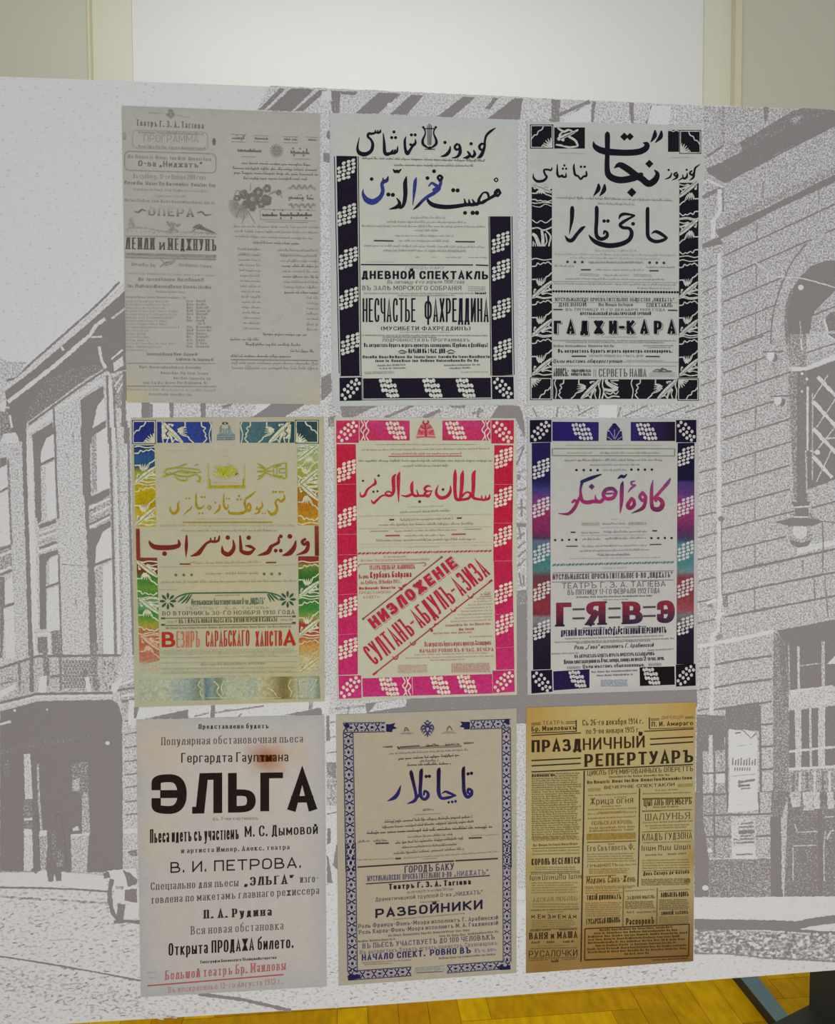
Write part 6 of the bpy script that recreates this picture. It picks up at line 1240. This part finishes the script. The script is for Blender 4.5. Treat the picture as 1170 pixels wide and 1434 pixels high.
T(hl, 'Бр. Маиловыхъ', 68, 204, 352, 191, 32, .2, .13, '#2e2216'); rl.rule(355, 130, 355, 204, 7, KB); rl.rule(68, 214, 355, 204, 5, KB); rl.rule(68, 230, 387, 213, 6, KB)
T(hl, 'Съ 26-го декабря 1914 г.', 395, 166, 786, 154, 38, .13, .09, '#3a2d1a'); T(hl, 'по 9-ое января 1915 г.', 418, 220, 764, 208, 36, .13, .09, '#3a2d1a')
T(hl, 'ДИРЕКЦІЯ', 903, 125, 1043, 120, 20, .13, .09, A1); rl.rules('835,124,888,121;835,132,888,129;1055,112,1110,109;1055,120,1110,117', 4, A1)
T(hl, 'П. И. Амираго', 840, 172, 1106, 163, 30, .2, .13, '#2e2216'); rl.rule(826, 114, 826, 188, 7, KB); rl.rule(826, 188, 1110, 178, 5, A1); rl.rule(792, 203, 1110, 187, 6, KB)
T(hl, 'ПРАЗД', 68, 338, 388, 328, 78, .24, .15, '#2e2216'); T(hl, 'НИЧНЫЙ', 398, 324, 795, 306, 76, .17, .12, '#352818'); T(hl, 'РЕПЕРТУАРЪ', 408, 432, 1108, 402, 82, .23, .14, '#33271a', ser=.02)
rl.rules('830,253,1108,238;830,288,1108,271;68,391,386,375;68,425,384,409', 8, KB); rl.rule(68, 464, 1106, 416, 7, KB)
tx.block(70, 484, 385, 900, 30, 11, '#6a5c36', False, -8, .12, 3); tx.fine('70,495,220,490', 15, KB, False, 3, w=.36)
rl.rule(407, 455, 400, 930, 8, KB); rl.rule(763, 570, 760, 930, 7, KB)
T(tx, 'ЦИКЛЪ ПРЕМИРОВАННЫХЪ ОПЕРЕТТЪ', 427, 487, 1106, 458, 32, .13, .09, '#4a3a20'); tx.fine('567,502,960,488', 13, A1, False); tx.fine('425,541,1105,510', 20, '#4a3a20', False, 3, w=.3); T(tx, 'ВЕЧЕРНІЕ СПЕКТАКЛИ', 535, 574, 988, 553, 20, .2, .12, '#3c2f1c')
rl.rules('430,582,515,578;1010,553,1104,548', 18, '#8d7b48'); tx.fine('430,620,740,606;600,632,680,628;785,608,1085,600;865,588,1015,580', 10, A2, False)
T(hl, 'Жрица огня', 445, 674, 722, 662, 44, .12, .08, '#4a3a20'); tx.fine('520,690,640,686;430,712,740,700;430,740,740,724;430,768,735,754;500,728,670,722', 10, A2, False)
T(hl, 'ПОЛЬСКАЯ КРОВЬ', 455, 806, 717, 796, 25, .14, .09, '#5c4a28'); tx.fine('440,832,735,820;440,850,730,838', 14, A2, False); rl.quad((425, 862), (738, 854), (736, 894), (423, 902), '#8a733a'); tx.fine('432,890,505,886;590,886,735,880', 24, '#4a3a20', False, 4, w=.3)
T(hl, 'ЦЫГАНЪ ПРЕМЬЕРЪ', 790, 684, 1097, 670, 46, .13, .08, '#40331c'); rl.rules('780,635,1100,628;780,716,1100,706;780,640,1100,633', 4, A1); tx.fine('850,696,1010,690;780,722,900,718', 11, A1, False); T(hl, 'ШАЛУНЬЯ', 798, 776, 1086, 764, 42, .12, .07, '#40331c', ser=.05); tx.fine('785,795,1100,782;800,815,1090,806;830,830,1060,822', 10, A2, False); rl.rule(780, 850, 1100, 840, 4, A1)
T(hl, 'КЛАДЪ ГУДЗОНА', 780, 906, 1100, 892, 44, .12, .08, '#4a3a20')
fr(730, 1170, 255/1170)
rl.rule(400, 0, 386, 812, 8, KB); rl.rule(760, 0, 752, 330, 7, KB); rl.rule(660, 340, 655, 586, 6, A1); rl.rule(877, 338, 873, 582, 6, A1)
tx.fine('75,20,375,12;75,38,375,28', 9, '#8f6a34', False); tx.fine('78,72,365,60', 16, '#55452a', False, 3); rl.rules('68,85,380,75;62,238,378,230;62,605,362,596;60,728,362,722', 4, A1); tx.fine('75,105,375,98;75,125,375,118', 10, A2, False)
T(hl, 'КОРОЛЬ ВЕСЕЛИТСЯ', 68, 192, 378, 180, 42, .16, .09, '#33281a'); tx.block(90, 208, 350, 222, 2, 8, A2); tx.fine('65,252,378,244', 9, A1, False); tx.fine('58,290,378,278', 34, '#4c4128', False, 8, w=.13); tx.block(70, 310, 370, 372, 5, 9, A2, False, -4, .1, 8)
T(hl, 'АДСКАЯ ЛЮБОВЬ', 76, 428, 362, 416, 27, .13, .09, '#6a5830', ser=.04); tx.block(75, 446, 365, 462, 2, 9, A2); tx.fine('62,486,370,476', 10, '#55452a', False, 2); tx.fine('170,497,270,493', 8, A2, False)
for i, x_ in enumerate((66, 108, 134, 172, 200, 238, 266, 304, 334)): 
    (tx.pens(f'{x_},512,4 {x_+24},532,4; {x_+24},512,4 {x_},532,4; {x_},522,4 {x_+24},522,4', '#4a3a20') if i % 2 == 0 else T(hl, 'ЕЗЕА'[i//2], x_, 535, x_+20, 535, 28, .2, .14, '#33281a'))
tx.block(70, 552, 360, 592, 4, 9, A2, False, -3, .15, 9); tx.fine('60,618,190,612;245,612,362,606', 11, '#55452a', False, w=.3)
T(hl, 'ВАНЯ и МАША', 53, 668, 362, 657, 42, .19, .1, '#2c2014', ser=.05); tx.fine('68,696,115,693;165,692,220,690;270,690,350,686', 13, '#4a3a20', False, w=.34); tx.fine('110,716,310,710', 10, A2, False); T(hl, 'РУСАЛОЧКИ', 50, 783, 363, 774, 42, .13, .1, '#33281a'); tx.fine('50,806,175,802;195,804,250,800;265,802,355,798', 9, A1, False, w=.3); rl.rule(50, 790, 362, 784, 4, A1); tx.fine('195,816,245,812', 12, '#33281a', False, w=.4)
tx.fine('560,60,600,58', 9, A1, False); T(hl, 'Его Свѣтлость Ф.', 425, 103, 728, 90, 38, .13, .08, '#5a4a28', ser=.03); tx.block(425, 125, 740, 172, 4, 9, A2, False, -6, .1, 12); rl.rule(425, 45, 740, 36, 6, A1)
T(hl, 'ГРѢШНОСТЬ', 425, 206, 622, 196, 18, .2, .12, '#4a3a20'); tx.fine('630,196,740,190', 10, A2, False); tx.block(440, 222, 720, 246, 3, 9, A2, False, -4, .2, 13); rl.rule(415, 266, 612, 256, 4, A1)
T(hl, 'Мадамъ Санъ-Жень', 418, 310, 735, 297, 44, .12, .08, '#443619', it=.15); tx.block(415, 335, 740, 345, 2, 10, A2, False, -6, .1, 14); tx.block(415, 360, 650, 376, 2, 9, A2, False, -4, .1, 15)
tx.fine('785,50,1095,42', 8, A2, False); T(hl, 'ДРУГАЯ ИЛИ ВСТРѢЧА ВОЛШЕБНОЙ СКАЗКИ', 777, 100, 1098, 88, 36, .11, .06, '#4c4026') if False else tx.fine('777,100,1098,88', 34, '#463a22', False, 17, w=.14)
tx.fine('800,132,910,128;945,126,1065,120', 11, A1, False); tx.block(780, 165, 1095, 232, 5, 9, A2, False, -6, .08, 16); T(hl, 'Донъ Сезаръ де-Базанъ', 785, 258, 1082, 244, 26, .2, .12, '#33281a', it=.12); tx.block(775, 288, 1090, 322, 4, 10, A1, False, -5, .05, 17); rl.quad((1050, 280), (1088, 278), (1088, 305), (1050, 307), '#6d5a30')
tx.fine('670,362,860,352;890,362,1080,350', 9, A2, False)
T(hl, 'ТИХІЙ ДИПЛОМАТЪ', 422, 416, 645, 408, 30, .18, .11, '#33281a'); tx.block(415, 440, 648, 522, 7, 9, A2, False, -4, .08, 18); T(hl, 'ГУСАРСКАЯ ЛЮБОВЬ', 420, 572, 637, 558, 36, .15, .09, '#33281a')
T(hl, 'ЗАДНЯЯ МЫСЛЬ', 682, 412, 860, 404, 22, .17, .11, '#443619'); tx.block(672, 430, 865, 472, 5, 9, A1, False, -3, .08, 19); tx.fine('680,500,730,497;745,500,862,494', 12, A1, False); T(hl, 'РаспоронЪ', 675, 575, 857, 567, 44, .16, .1, '#33281a')
T(hl, 'ВЛЮБЛЕНЪ ОДИНЪ', 900, 398, 1078, 390, 30, .17, .1, '#33281a'); tx.block(890, 420, 1085, 478, 6, 9, A1, False, -3, .08, 20); T(hl, 'ЗИМНІЙ ЗАКОНЪ', 900, 512, 1076, 504, 22, .2, .12, '#33281a'); tx.block(890, 530, 1085, 568, 4, 9, A2, False, -4, .1, 21)
rl.outline([(412, 600), (1082, 570), (1078, 774), (410, 800)], 6, KB)
for i, (x0, x1) in enumerate(((505, 975), (470, 1010), (430, 1065), (430, 1020), (430, 1060), (480, 1000), (425, 1060), (430, 1062), (665, 820))): tx.fine('%d,%f,%d,%f' % (x0, 618+i*20-(x0-412)*.04, x1, 618+i*20-(x1-412)*.042), 13, '#453719', False, i+5, w=.33)
tx.fine('845,806,1075,794', 11, '#4a3a1c', False, w=.3); tx.fine('412,808,655,798', 7, A1, False)
for i_ in (hl, tx, rl): i_.build(p)
